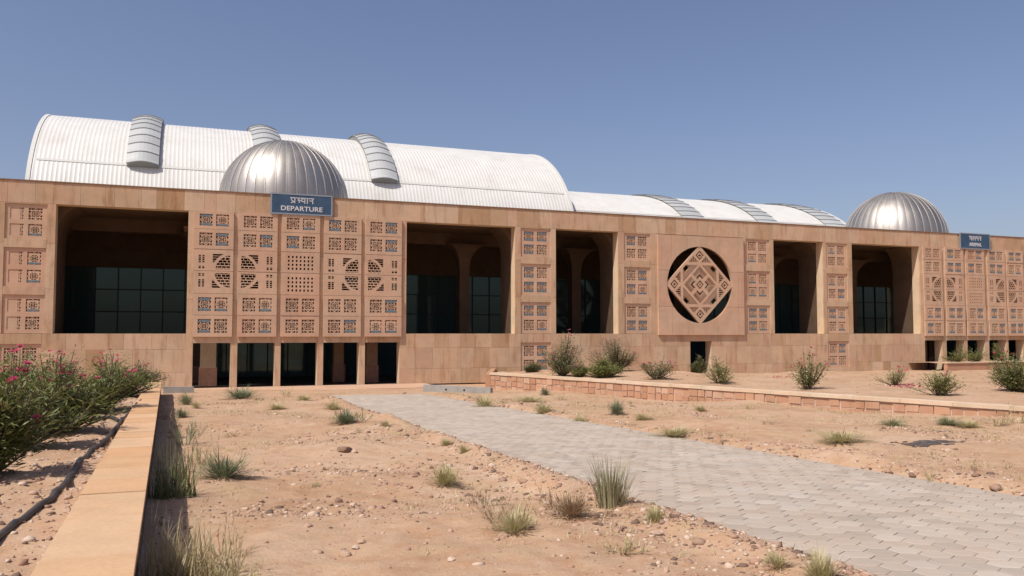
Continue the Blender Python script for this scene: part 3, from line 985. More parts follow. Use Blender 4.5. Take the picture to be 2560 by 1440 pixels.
# ------------------------------------------------------------------ signs
STROKES = {   # Devanagari letters as strokes in a unit box (x right, z up), head line at z = 1
    'pra': ([[(0, 1), (.62, 1)], [(.12, 1), (.12, .5), (.2, .38), (.36, .36), (.5, .42)], [(.5, 1), (.5, 0)], [(.5, .26), (.1, .04)]], .62),
    's': ([[(0, 1), (.52, 1)], [(.16, 1), (.34, .86), (.34, .68), (.18, .60), (.30, .52), (.40, .12)], [(.34, .58), (.56, .50)]], .50),
    'tha': ([[(0, 1), (.62, 1)], [(.20, .92), (.10, .80), (.20, .70), (.30, .82), (.20, .92)], [(.24, .72), (.10, .46), (.24, .30), (.5, .40)], [(.5, 1), (.5, 0)]], .60),
    'aa': ([[(0, 1), (.30, 1)], [(.18, 1), (.18, 0)]], .28),
    'na': ([[(0, 1), (.62, 1)], [(.5, 1), (.5, 0)], [(.5, .56), (.16, .56)], [(.22, .62), (.12, .56), (.20, .46), (.26, .54), (.22, .62)]], .60),
    'a': ([[(0, 1), (.66, 1)], [(.06, .86), (.18, .92), (.28, .80), (.16, .66), (.30, .56), (.26, .34), (.08, .26)], [(.26, .60), (.5, .60)], [(.5, 1), (.5, 0)]], .62),
    'ga': ([[(0, 1), (.56, 1)], [(.16, 1), (.18, .42), (.08, .34), (.06, .46)], [(.42, 1), (.42, 0)]], .54),
    'ma': ([[(0, 1), (.62, 1)], [(.14, 1), (.14, .46), (.24, .56), (.14, .66)], [(.14, .5), (.5, .5)], [(.5, 1), (.5, 0)]], .60),
}
def script_line(word, height, width):
    mb = MB(); x = 0; wsum = sum(STROKES[k][1] for k in word); sx = width / wsum; t = height * .085
    for k in word:
        strokes, adv = STROKES[k]
        for st in strokes:
            P = [Vector((x + a * sx, 0, b * height)) for a, b in st]
            for p, q in zip(P, P[1:]):
                d = (q - p); n = Vector((-d.z, 0, d.x)).normalized() * t; d = d.normalized() * t * .6
                c = [p - d + n, q + d + n, q + d - n, p - d - n]
                mb.prism([(v.x, v.z) for v in c], 0, .012)
        x += adv * sx
    return mb
def latin(text, width, height):
    cu = bpy.data.curves.new('lettering', 'FONT'); cu.body = text; cu.size = 1; cu.extrude = .006; cu.offset = .022; cu.space_character = 1.03
    tmp = bpy.data.objects.new('lettering', cu); COL.objects.link(tmp)
    bpy.context.view_layer.update()
    me = bpy.data.meshes.new_from_object(tmp.evaluated_get(bpy.context.evaluated_depsgraph_get()))
    bpy.data.objects.remove(tmp)
    V = np.array([v.co[:] for v in me.vertices]); lo, hi = V.min(0), V.max(0)
    V2 = np.stack([(V[:, 0] - lo[0]) / (hi[0] - lo[0]) * width, -(V[:, 2]), (V[:, 1] - lo[1]) / (hi[1] - lo[1]) * height], -1)
    me.vertices.foreach_set('co', V2.astype(np.float32).ravel()); me.materials.clear(); me.materials.append(M['signwhite']); me.update()
    return me
def sign(name, label, px0, px1, py0, py1, hindi, hw, text, tw):
    s0, s1 = onfacade(px0, py0, -.16)[0], onfacade(px1, py0, -.16)[0]
    h1, h0 = H_TOP + .10, H_TOP + .10 - py1
    w, h = s1 - s0, h1 - h0
    p = W(s0, -.14, h0)
    mb = MB(); mb.box(0, w, 0, .06, 0, h)
    r = link(name, None, None, tuple(p), (0, 0, FROT)); tag(r, label, 'sign')
    link('board', mb.mesh('board', [M['sign']]), r)
    f = MB(); e = .055
    f.box(0, w, -.014, .07, -.02, e); f.box(0, w, -.014, .07, h - e, h + .02); f.box(-.02, e, -.011, .068, .0, h); f.box(w - e, w + .02, -.011, .068, 0, h)
    link('frame', f.mesh('frame', [M['signframe']]), r)
    br = MB()
    for x in (w * .2, w * .8): br.box(x - .04, x + .04, .06, .15, .15, h - .25)
    link('bracket', br.mesh('bracket', [M['mullion']]), r)
    ww = w * hw
    o = link('lettering', script_line(hindi, h * .25, ww).mesh('lettering', [M['signwhite']]), r, ((w - ww) / 2, -.013, h * .56))
    ww = w * tw
    link('lettering', latin(text, ww, h * .235), r, ((w - ww) / 2, -.008, h * .17))
sign('departure_sign', 'blue signboard reading DEPARTURE in Hindi and English on the parapet', 678, 831, 484, 1.10, ('pra', 's', 'tha', 'aa', 'na'), .38, 'DEPARTURE', .68)
sign('arrival_sign', 'smaller distant blue signboard for arrivals on the parapet beside the far dome', 2401, 2475, 590, 1.16, ('a', 'aa', 'ga', 'ma', 'na'), .40, 'ARRIVAL', .42)

# ------------------------------------------------------------------ retaining wall on the left
RW = link('retaining_wall', None, None, (WR0[0], WR0[1], 0))
tag(RW, 'low retaining wall with pale sandstone coping beside the oleander hedge', 'wall')
RWROT = math.atan2(WDIR[1], WDIR[0])
def rwp(u, v, z):       # u along the wall, v to the left of its right edge, relative to the root
    return (WDIR[0] * u - WNRM[0] * v, WDIR[1] * u - WNRM[1] * v, z)
def capz_u(u): return float(cap_z(WR0[1] + WDIR[1] * u))
mb = MB()
us = np.linspace(0, WLEN, 40)
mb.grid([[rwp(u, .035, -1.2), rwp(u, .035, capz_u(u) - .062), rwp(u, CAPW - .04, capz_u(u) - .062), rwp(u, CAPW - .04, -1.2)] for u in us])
link('wall_body', mb.mesh('wall_body', [M['shadestone']]), RW)
u = 0; capm = None
cs3 = 1.0
mb = MB()
ll = .99; wv = CAPW
mb.box(.003, ll - .003, 0, wv, -.055, 0)
capm = mb.mesh('coping_slab', [M['cap']])
while u < WLEN - .2:
    L_ = random.choice((.92, 1.05, 1.2, .8))
    L_ = min(L_, WLEN - u)
    a = math.atan(.022 * WDIR[1])
    link('coping_slab', capm, RW, (WDIR[0] * u, WDIR[1] * u, capz_u(u) + random.uniform(-.004, .004)), (random.uniform(-.006, .006), a, RWROT), (L_ / .99, 1, 1))
    u += L_
# return at the far end, running left
mb = MB()
e0 = rwp(WLEN + .02, 0, 0); z = capz_u(WLEN)
for k in range(6):
    link('coping_slab', capm, RW, (WDIR[0] * WLEN + -DIRX[0] * (k + 1) * 1.0 + .0, WDIR[1] * WLEN - DIRX[1] * (k + 1) * 1.0 + .02, z + .002), (0, 0, FROT), (1, .8, 1))

# ------------------------------------------------------------------ low stone wall of the right bed
LW = link('planter_wall', None, None, (P0[0], P0[1], 0))
tag(LW, 'low red rubble wall with pale coping in front of the flowering shrubs', 'wall')
QN = np.array([QDIR[1], -QDIR[0]])           # towards the camera side
LROT = math.atan2(QDIR[1], QDIR[0])
if QN[1] > 0: QN = -QN
LLEN = 44.0
stone_m = MB(); stone_m.box(0, 1, 0, 1, 0, 1); stone_me = stone_m.mesh('wall_stone', [M['rubble']])
def lw(u, out, z): return (QDIR[0] * u + QN[0] * out, QDIR[1] * u + QN[1] * out, z)
mb = MB()
mb.grid([[lw(u, 0.0, -.4), lw(u, 0.0, PCAP - .075), lw(u, -.34, PCAP - .075), lw(u, -.34, -.4)] for u in np.linspace(0, LLEN, 10)])
mb.poly([lw(0, 0.0, -.4), lw(0, -.34, -.4), lw(0, -.34, PCAP - .075), lw(0, 0.0, PCAP - .075)])
link('wall_core', mb.mesh('planter_core', [M['mortar']]), LW)
u = .02; nst = 0
while u < 30.0:
    L_ = random.uniform(.30, .52)
    zt = PCAP - .085
    p = P0 + QDIR * u
    gz = float(plane_z(p[1])) - .1
    while zt > gz:
        hgt = random.uniform(.23, .29)
        link('wall_stone', stone_me, LW, lw(u, random.uniform(-.015, .025) + .025, zt - hgt), (0, random.uniform(-.05, .05), LROT + random.uniform(-.03, .03)), (L_ - random.uniform(.025, .05), .05, hgt - random.uniform(.025, .045)))
        zt -= hgt; nst += 1
    u += L_
cm = MB(); cm.box(.004, 1.496, 0, .46, -.085, .02); cme = cm.mesh('planter_coping', [M['palecap']])
u = -.05
while u < LLEN:
    link('coping_slab', cme, LW, lw(u, -.40, PCAP + random.uniform(-.008, .008)) if False else (QDIR[0] * u + QN[0] * .07, QDIR[1] * u + QN[1] * .07, PCAP + random.uniform(-.006, .006)), (random.uniform(-.006, .006), random.uniform(-.004, .004), LROT), (1, 1, 1))
    u += 1.5
# return wall back to the facade
c1 = np.array([W(SX(1240), -.06)[0], W(SX(1240), -.06)[1]]); dd = c1 - P0; ln_ = float(np.linalg.norm(dd)); dd /= ln_
mb = MB(); mb.box(.02, ln_, .02, .30, -.4, PCAP - .085)
link('return_wall', mb.mesh('return_wall', [M['rubble']]), LW, (0, 0, 0), (0, 0, math.atan2(dd[1], dd[0]) ))

# smaller planter in front of the arrival doors
s0, s1 = SX(2262), SX(2640)
PW2 = link('planter_wall', None, None, tuple(W(s0, -3.4, 0)), (0, 0, FROT))
tag(PW2, 'short far planter wall with pale coping in front of the arrival doors', 'wall')
mb = MB(); mb.box(.05, s1 - s0, .02, .30, -.2, .80); link('wall_body', mb.mesh('wall_body', [M['rubble']]), PW2)
k = 0; u = 0
while u < s1 - s0:
    c = MB(); c.box(.005, 1.795, 0, .40, 0, .075); link('coping_slab', c.mesh('coping_slab', [M['palecap']]), PW2, (u, -.04, .80)); u += 1.8
mb = MB(); nU = 40
mb.grid([[(a, b_, .80 + .06 * float(vnoise(a, b_, .8))) for a in np.linspace(.1, s1 - s0, nU)] for b_ in np.linspace(.28, 3.38, 14)])
o = link('soil', mb.mesh('far_planter_soil', [M['soil']], True), None, tuple(W(s0, -3.4, 0)), (0, 0, FROT)); tag(o, 'sandy fill of the far planter by the arrival doors', 'soil', kind='structure')

# concrete cheeks beside the entrance ramp
def cheek(label, pa, pb_, ya, yb, holes):
    a, _ = hit(pa, ya, lambda x, y: plane_z(y)); b, _ = hit(pb_, yb, lambda x, y: plane_z(y))
    d = (b - a); ln2 = d.length; ang = math.atan2(d.y, d.x)
    r = link('concrete_kerb', None, None, (a.x, a.y, a.z - .02), (0, 0, ang)); tag(r, label, 'kerb')
    mb = MB(); mb.prism([(0, -.1), (ln2, -.1), (ln2, .32), (0, .36)], 0, .22); link('kerb_block', mb.mesh('kerb_block', [M['concrete']]), r)
    for f in holes:
        hb = MB(); hb.prism([(ln2 * f + .05 * math.cos(t), .17 + .05 * math.sin(t)) for t in np.linspace(0, 6.283, 11)[:-1]], -.004, .02)
        link('drain_hole', hb.mesh('drain_hole', [M['void']]), r)
cheek('grey concrete ramp kerb with drain holes right of the departure doors', 1058, 1226, 980, 984, (.35, .62))
cheek('grey concrete ramp kerb between the retaining wall and departure doors', 408, 484, 986, 985, ())

# ------------------------------------------------------------------ hose
hp = [(-70, 1400), (0, 1345), (60, 1303), (130, 1250), (180, 1192), (222, 1138), (265, 1103), (300, 1060), (336, 1022), (352, 1003)]
pts = []
for x, y in hp:
    p, _ = hit(x, y, bed_z); pts.append(p + Vector((0, 0, .02)))
def spline(P, n=8):
    out = []
    for k in range(len(P) - 1):
        a, b, c, d = P[max(k - 1, 0)], P[k], P[k + 1], P[min(k + 2, len(P) - 1)]
        for t in np.linspace(0, 1, n, endpoint=False):
            out.append(.5 * ((2 * b) + (c - a) * t + (2 * a - 5 * b + 4 * c - d) * t ** 2 + (3 * b - a - 3 * c + d) * t ** 3))
    out.append(P[-1]); return out
hs = spline(pts)
for p in hs: p.z = max(p.z, float(bed_z(p.x, p.y)) + .018)
mb = MB(); mb.tube(hs, .027, 10)
tag(link('irrigation_hose', mb.mesh('irrigation_hose', [M['hose']], True)), 'thick black irrigation hose snaking along the retaining wall', 'hose')
hp = [(225, 1056), (262, 1048), (285, 1050), (298, 1058)]
mb = MB(); mb.tube([p + Vector((0, 0, .03)) for p in spline([hit(x, y, bed_z)[0] for x, y in hp])], .03, 8)
tag(link('hose_end', mb.mesh('hose_end', [M['hose']], True)), 'short dark hose end lying under the oleander hedge', 'hose')

# ------------------------------------------------------------------ stones
def rock(seed, sub=1):
    import bmesh
    bm = bmesh.new(); bmesh.ops.create_icosphere(bm, subdivisions=sub, radius=.5)
    r = random.Random(seed); cut = [(Vector((r.uniform(-1, 1), r.uniform(-1, 1), r.uniform(-.6, 1))).normalized(), r.uniform(.26, .42)) for _ in range(7)]
    for v in bm.verts:
        for n, d in cut:
            e = v.co.dot(n) - d
            if e > 0: v.co -= n * e
        v.co *= r.uniform(.94, 1.06)
    me = bpy.data.meshes.new('stone'); bm.to_mesh(me); bm.free(); me.materials.append(M['stone'])
    return me
ROCKS = [rock(k, 2) for k in range(8)]
STONES = [  # px, py, width in px, flatness, label
    (862, 1128, 40, .55, 'largest pale boulder in the rubble pile in the middle of the sand'),
    (838, 1126, 24, .6, 'smaller block at the left of the rubble pile on the sand'),
    (885, 1131, 22, .6, 'small block at the right of the rubble pile on the sand'),
    (513, 1207, 24, .5, 'flat reddish stone beside the green weed near the retaining wall'),
    (712, 1186, 26, .5, 'grey stone among gravel left of the middle of the sand'),
    (730, 1178, 18, .7, 'upright dark stone next to the grey stone on the sand'),
    (848, 1256, 22, .9, 'dark upright block standing on the sand in the left foreground'),
    (654, 1255, 20, .5, 'dark flat stone lying on the sand left of the upright block'),
    (862, 1388, 36, .6, 'rounded orange stone in the left foreground cluster'),
    (888, 1372, 22, .7, 'pale stone behind the rounded orange foreground stone'),
    (902, 1358, 24, .6, 'dark topped stone at the back of the foreground cluster'),
    (1258, 1342, 28, .6, 'dark brown stone between the dry weeds and the bottom edge'),
    (1240, 1350, 20, .4, 'flat black stone touching the dark brown stone'),
    (1128, 1402, 22, .7, 'small dark stone at the bottom centre of the sand'),
    (770, 1316, 22, .6, 'pinkish stone in the left foreground sand'),
    (1642, 1335, 38, .35, 'flat red slab of stone below the yellow green weed'),
    (1822, 1382, 20, .6, 'dark grey stone in the gravel beside the near path edge'),
    (1886, 1370, 20, .5, 'bluish dark stone closest to the near path edge'),
    (2366, 1130, 25, .6, 'pale block lying below the dark patch'),
    (2281, 1190, 18, .7, 'pale round stone on the far edge of the path'),
    (2345, 1196, 20, .6, 'pink stone beside the sparse weed on the far path edge'),
    (2440, 1190, 22, .6, 'pinkish stone pair at the far path edge near the right border'),
    (1045, 1086, 22, .6, 'brown stone in the rubble along the near path edge'),
    (1000, 1078, 18, .6, 'small brown stone at the far end of the path edge rubble'),
    (1010, 985, 10, 1.0, 'small brown brick on the apron corner beside the path'),
    (175, 1225, 26, .5, 'dark stone on the soil between hose and coping'),
    (170, 1248, 22, .8, 'pale round stone on the soil beside the hose'),
    (168, 1281, 22, .8, 'second pale stone on the soil nearer the camera beside the hose'),
    (865, 1048, 22, .6, 'pale stone beside the dark green weed near the path'),
    (548, 1178, 20, .6, 'pale stone half hidden behind the green weed'),
]
for k, (x, y, wpx, fl, lab) in enumerate(STONES):
    left = x < 300 and y > 1100
    p, t = hit(x, y, bed_z if left else ground_z)
    w = wpx / FPX * t * 1.15
    o = link('stone', ROCKS[k % 8], None, (p.x, p.y, p.z + w * fl * .18), (random.uniform(-.2, .2), random.uniform(-.2, .2), random.uniform(0, 6)), (w, w * random.uniform(.7, 1), w * fl * .9))
    tag(o, lab, 'stone', 'loose stones lying on the sand')

# uncountable gravel
def gravel(name, spots, label, mats=None):
    V, Fc, mi = [], [], []
    t = (1 + 5 ** .5) / 2
    ico = np.array([(-1, t, 0), (1, t, 0), (-1, -t, 0), (1, -t, 0), (0, -1, t), (0, 1, t), (0, -1, -t), (0, 1, -t), (t, 0, -1), (t, 0, 1), (-t, 0, -1), (-t, 0, 1)]) / math.hypot(1, t)
    idx = np.array([(0, 11, 5), (0, 5, 1), (0, 1, 7), (0, 7, 10), (0, 10, 11), (1, 5, 9), (5, 11, 4), (11, 10, 2), (10, 7, 6), (7, 1, 8), (3, 9, 4), (3, 4, 2), (3, 2, 6), (3, 6, 8), (3, 8, 9), (4, 9, 5), (2, 4, 11), (6, 2, 10), (8, 6, 7), (9, 8, 1)])
    vs_, fs_, ms = [], [], []
    for k, (x, y, z, r) in enumerate(spots):
        a = RNG.uniform(0, 6.28); c_, s_ = math.cos(a), math.sin(a)
        sc = np.array([1, RNG.uniform(.55, 1), RNG.uniform(.35, .75)]) * r
        v = ico * RNG.uniform(.55, 1.2, (12, 1)) * sc
        vs_.append(np.stack([v[:, 0] * c_ - v[:, 1] * s_ + x, v[:, 0] * s_ + v[:, 1] * c_ + y, v[:, 2] + z + .02 * r], -1))
        fs_.append(idx + 12 * k); ms += [int(RNG.choice(5, p=[.16, .24, .25, .18, .17]))] * 20
    me = nmesh(name, np.concatenate(vs_), np.concatenate(fs_), mats or PEB)
    if not mats: me.polygons.foreach_set('material_index', ms)
    tag(link(name, me), label, 'ash patch' if mats else 'gravel', kind='stuff')
def clear_of_path(x, y):
    u, v = path_uv(x, y)
    return not (-.02 < v < PWID + .02 and u < PATH_U1)
spots = []
while len(spots) < 12000:
    y = 4.5 + 30 * RNG.random() ** 1.7
    x = RNG.uniform(-.66, .66) * y
    if not clear_of_path(x, y): continue
    if (x - WR0[0]) * WNRM[0] + (y - WR0[1]) * WNRM[1] < .05: continue
    q = (x - P0[0]) * QN[0] + (y - P0[1]) * QN[1]
    if q < .1: continue
    u, v = path_uv(x, y)
    dens = .05 + 1.5 * max(0, float(vnoise(x + 40, y, 1.8)) + .12) + .55 * math.exp(-(max(-v, v - PWID) / 1.1) ** 2)
    if RNG.random() > dens: continue
    r = min(.0078 * math.exp(abs(RNG.normal(0, .8))) + .002 * y * .12, .06) * (1.35 if dens > .45 else 1.0)
    spots.append((x, y, float(ground_z(x, y)), r))
gravel('gravel', spots, 'scattered gravel and rubble chips over the open sand')
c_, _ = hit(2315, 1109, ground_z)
mb = MB(); cell = .022  # ragged sheet of small dark quads just above the sand
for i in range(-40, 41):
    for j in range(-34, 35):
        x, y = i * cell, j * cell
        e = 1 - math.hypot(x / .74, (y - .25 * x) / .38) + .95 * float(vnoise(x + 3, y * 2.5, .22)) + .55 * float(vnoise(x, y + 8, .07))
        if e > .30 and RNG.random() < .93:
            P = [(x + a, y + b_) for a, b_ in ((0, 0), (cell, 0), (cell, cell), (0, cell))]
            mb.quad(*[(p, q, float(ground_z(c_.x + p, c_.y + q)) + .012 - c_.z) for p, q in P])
o = link('dark_patch', mb.mesh('dark_patch', [M['tone']]), None, tuple(c_)); tag(o, 'thin ragged dark patch on the sand right of the path', 'ash patch', kind='stuff')
spots = []
while len(spots) < 5500:
    u = 2.5 + 20 * RNG.random() ** 1.6; v = CAPW + RNG.uniform(.0, 3.4)
    x, y = WR0[0] + WDIR[0] * u - WNRM[0] * v, WR0[1] + WDIR[1] * u - WNRM[1] * v
    spots.append((x, y, float(bed_z(x, y)), min(.011 * math.exp(abs(RNG.normal(0, .8))), .055)))
gravel('gravel', spots, 'gravel on the soil of the oleander bed')
spots = []
while len(spots) < 900:
    x, y = RNG.uniform(-2, 34), RNG.uniform(22, 60)
    q = (x - P0[0]) * QN[0] + (y - P0[1]) * QN[1]; of = (x - ORG[0]) * NRM[0] + (y - ORG[1]) * NRM[1]
    if q > -.5 or of < .3: continue
    spots.append((x, y, float(rightbed_z(x, y)), .02 * math.exp(abs(RNG.normal(0, .6)))))
gravel('gravel', spots, 'gravel on the soil behind the low stone wall')

# ------------------------------------------------------------------ weeds
def blade(mb, base, d, length, width, bend, segs=4):
    p = Vector(base); d = Vector(d).normalized(); side = d.cross(Vector((0, 0, 1)))
    if side.length < .05: side = Vector((1, 0, 0))
    side.normalize(); L, R = [], []
    for k in range(segs + 1):
        w = width * (1 - k / segs * .92) * .5
        L.append(p - side * w); R.append(p + side * w)
        p = p + d * (length / segs); d = (d + Vector((d.x * bend, d.y * bend, -bend * .6))).normalized()
    for k in range(segs): mb.quad(tuple(L[k]), tuple(R[k]), tuple(R[k + 1]), tuple(L[k + 1]))
def tuft(kind, seed):
    r = random.Random(seed); mb = MB()
    if kind == 'tall':
        for _ in range(230):
            a = r.uniform(0, 6.28); q = r.uniform(0, .20); lean = abs(r.gauss(0, .20))
            blade(mb, (q * math.cos(a), q * math.sin(a), -.02), (lean * math.cos(a), lean * math.sin(a), 1), r.uniform(.35, 1.0), r.uniform(.014, .028), r.uniform(.0, .16))
    elif kind == 'dome':
        for _ in range(900):
            a = r.uniform(0, 6.28); e = r.uniform(.05, 1.45) * r.uniform(.6, 1); l = r.uniform(.55, 1.0)
            d = Vector((math.cos(a) * math.cos(e), math.sin(a) * math.cos(e), math.sin(e) * 1.5))
            st = d * r.uniform(.05, .9) * .5 * (1 + .35 * math.sin(3 * a + seed))
            blade(mb, (st.x, st.y, st.z * .6), (d.x + r.uniform(-.3, .3), d.y + r.uniform(-.3, .3), d.z), l * r.uniform(.15, .45), r.uniform(.012, .024), r.uniform(-.1, .2), 2)
    elif kind == 'sparse':
        for _ in range(26):
            a = r.uniform(0, 6.28); e = r.uniform(.15, 1.1); q = r.uniform(0, .25)
            d = Vector((math.cos(a) * math.cos(e), math.sin(a) * math.cos(e), math.sin(e)))
            b0 = Vector((q * math.cos(a), q * math.sin(a), -.02)); L_ = r.uniform(.35, .75)
            blade(mb, b0, d, L_, .022, .05, 3)
            for _ in range(11):
                p = b0 + d * L_ * r.uniform(.25, 1)
                dd_ = d + Vector((r.uniform(-.9, .9), r.uniform(-.9, .9), r.uniform(-.2, .7)))
                blade(mb, p, dd_, r.uniform(.08, .22), .020, .1, 2)
    elif kind == 'grass':
        for _ in range(210):
            a = r.uniform(0, 6.28); q = math.sqrt(r.random()) * .48; b = r.uniform(0, 6.28); lean = abs(r.gauss(0, .55))
            blade(mb, (q * math.cos(a), q * math.sin(a), -.02), (lean * math.cos(b), lean * math.sin(b), 1), r.uniform(.25, 1.0), r.uniform(.018, .034), r.uniform(.0, .42))
    return mb.mesh('weed', [M['wolive']])
TUFT = {k: [tuft(k, 11 * j + len(k)) for j in range(3)] for k in ('tall', 'dome', 'sparse', 'grass')}
WEEDS = [   # px, py, width px, height px, kind, material, label
    (602, 996, 78, 24, 'dome', 'wdark', 'dark green weed mound below the departure pillars'),
    (466, 1012, 36, 26, 'dome', 'wgreen', 'round green weed beside the far end of the retaining wall'),
    (491, 1020, 22, 14, 'dome', 'wolive', 'tiny olive weed next to the round green weed'),
    (455, 1043, 34, 20, 'dome', 'wdark', 'dark weed in the shade strip of the retaining wall'),
    (692, 1023, 42, 14, 'dome', 'wolive', 'low olive weed between the departure doors and the path, left of the rubble'), (831, 1024, 40, 18, 'dome', 'wolive', 'rounded olive weed at the far left edge of the path'), (640, 1000, 34, 12, 'sparse', 'wolive', 'thin weed just right of the dark green mound near the doors'), (760, 1000, 36, 12, 'dome', 'wolive', 'flat olive weed where the path meets the apron'),
    (716, 990, 30, 20, 'sparse', 'wstraw', 'pale straw weed in front of the middle departure door'),
    (863, 1057, 64, 30, 'dome', 'wdark', 'dark green weed with a pale stone near the path edge'),
    (908, 1052, 50, 28, 'sparse', 'wgreen', 'loose green weed touching the dark weed near the path edge'),
    (962, 1066, 24, 15, 'dome', 'wolive', 'tiny olive weed closest to the path beside the two green weeds'), (893, 1082, 24, 16, 'sparse', 'wolive', 'thin tiny weed below the dark green weed with the pale stone'), (1116, 1113, 34, 17, 'dome', 'wolive', 'olive weed beside the path behind the yellow green round weed'), (1160, 1131, 28, 18, 'dome', 'wolive', 'small weed at the path edge right of the weed behind the yellow green one'), (778, 1217, 46, 16, 'sparse', 'wolive', 'thin weed on the gravel streak left of the upright block'),
    (590, 1092, 60, 16, 'sparse', 'wbrown', 'faint brown weed patch far left beyond the grey green feathery weed'), (1235, 1148, 36, 10, 'sparse', 'wolive', 'flat thin weed at the path edge above the tall grass'),
    (1113, 1212, 76, 46, 'dome', 'wolive', 'yellow green round weed in the middle of the sand'),
    (1214, 1262, 96, 40, 'sparse', 'wbrown', 'dry brown twiggy weed left of the tall grass'),
    (1238, 1302, 86, 50, 'sparse', 'wbrown', 'reddish brown twigs beside the olive foreground weed'),
    (1288, 1328, 100, 52, 'dome', 'wolive', 'loose olive weed with reddish twigs in the centre foreground'),
    (1428, 1290, 96, 54, 'dome', 'wbrown', 'brownish bushy weed just left of the tall grass tuft'),
    (1385, 1272, 70, 46, 'sparse', 'wbrown', 'bare dry twigs behind the brownish bushy weed'),
    (1526, 1262, 86, 108, 'tall', 'wtall', 'tall upright grass tuft at the near edge of the path'),
    (1512, 1290, 60, 20, 'sparse', 'wbrown', 'low dry twigs at the foot of the tall grass tuft'),
    (1637, 1304, 58, 36, 'dome', 'wolive', 'yellow green weed beside the path right of the tall grass'),
    (1560, 1382, 110, 40, 'sparse', 'wolive', 'sprawling thin weed near the bottom edge of the sand'),
    (1944, 1418, 64, 36, 'dome', 'wolive', 'small round weed beside the path near the bottom border'),
    (2052, 1446, 96, 60, 'dome', 'wolive', 'dense olive weed cut by the bottom border beside the path'),
    (562, 1192, 108, 52, 'dome', 'wdark', 'dense green weed beside a flat red stone near the retaining wall'),
    (502, 1160, 90, 54, 'sparse', 'wolive', 'thin olive weed behind the dense green weed'),
    (464, 1112, 84, 70, 'sparse', 'wgreen', 'grey green feathery weed beside the retaining wall'),
    (428, 1244, 110, 120, 'grass', 'wlush', 'lush green grass clump in the shade of the retaining wall'),
    (470, 1200, 90, 80, 'sparse', 'wstraw', 'pale dry grass at the right of the lush green clump'),
    (432, 1452, 130, 150, 'grass', 'wstraw', 'tall straw grass at the foot of the wall in the corner'),
    (512, 1446, 170, 112, 'grass', 'wstraw', 'thick olive grass clump in the bottom left foreground'),
    (556, 1398, 120, 90, 'sparse', 'wstraw', 'straw coloured weed spreading right of the foreground grass clump'),
    (600, 1470, 120, 70, 'sparse', 'wolive', 'dry grass cut by the bottom border right of the clump'),
    (1211, 1020, 52, 28, 'dome', 'wolive', 'olive weed at the far edge of the path near the low wall corner'),
    (1360, 1031, 48, 22, 'dome', 'wolive', 'wide olive weed at the far path edge, second from the low wall corner'), (1322, 1006, 70, 14, 'dome', 'wolive', 'long flat olive patch under the left end of the low wall'), (1400, 1002, 32, 15, 'sparse', 'wolive', 'thin weed right of the long flat patch under the low wall'),
    (1363, 987, 24, 16, 'dome', 'wdark', 'small dark green weed close to the low wall corner'),
    (1541, 1036, 42, 30, 'dome', 'wdark', 'dark green rounded weed standing alone between path and low wall'),
    (1452, 1058, 38, 18, 'dome', 'wolive', 'olive weed on the far path edge left of the lone dark weed'), (1491, 1066, 26, 11, 'sparse', 'wolive', 'tiny thin weed on the path edge below the lone dark weed'), (1607, 1049, 42, 14, 'dome', 'wolive', 'flat weed on the sand right of the lone dark weed'), (1260, 1008, 30, 10, 'sparse', 'wolive', 'faint thin weed directly below the low wall corner'),
    (1714, 1001, 46, 24, 'dome', 'wolive', 'rounded olive weed against the low stone wall'),
    (1750, 1002, 36, 17, 'dome', 'wgreen', 'darker weed right of the rounded olive weed by the low wall'),
    (1636, 994, 32, 20, 'dome', 'wolive', 'olive weed against the low wall left of the rounded pair'), (1672, 996, 30, 16, 'sparse', 'wbrown', 'brown twigs against the low wall beside the rounded olive weed'), (1500, 980, 24, 14, 'sparse', 'wolive', 'thin weed against the low wall below the bright green shrub'), (1870, 1022, 32, 14, 'sparse', 'wolive', 'thin weed close under the low wall below the tall oleander'), (1750, 1027, 30, 13, 'dome', 'wolive', 'small olive weed in front of the rounded pair by the wall'),
    (1686, 1092, 84, 20, 'dome', 'wolive', 'flat olive weed at the far edge of the path centre right'),
    (1808, 1108, 40, 12, 'sparse', 'wbrown', 'dry brown weed on the far path edge right of the flat olive weed'), (2100, 1018, 26, 20, 'sparse', 'wgreen', 'upright thin green weed under the low wall centre right'),
    (2232, 1066, 56, 17, 'dome', 'wgreen', 'low green weed left of the two weeds below the low wall'),
    (2370, 1062, 54, 18, 'dome', 'wgreen', 'low green weed close under the right part of the low wall'),
    (2418, 1068, 64, 16, 'dome', 'wolive', 'grey olive weed right of the low green weed by the wall'),
    (2104, 1106, 104, 26, 'dome', 'wolive', 'wide olive green weed mound on the sand left of the dark patch'),
    (2490, 1064, 66, 26, 'sparse', 'wolive', 'sparse weed under the low wall near the right border'),
    (2545, 1058, 60, 36, 'sparse', 'wolive', 'taller sparse weed under the low wall at the right border'),
    (2326, 1198, 34, 28, 'sparse', 'wolive', 'thin upright weed on the far edge of the path at right'),
    (2440, 1178, 30, 22, 'sparse', 'wbrown', 'brown weed on the far path edge near the right border'),
    (2030, 1078, 34, 12, 'sparse', 'wolive', 'thin weed left of the wide olive mound'), (1920, 1060, 36, 12, 'sparse', 'wbrown', 'faint brown weed in the open sand below the tall oleander'), (1580, 1010, 26, 10, 'sparse', 'wolive', 'tiny thin weed below the open oleander by the low wall'),
]
NATW, NATH = {}, {}
for kind, ms in TUFT.items():
    co = np.array([v.co[:] for v in ms[0].vertices])
    NATW[kind] = 2 * float(np.percentile(np.abs(co[:, 0]), 93)); NATH[kind] = float(np.percentile(co[:, 2], 97))
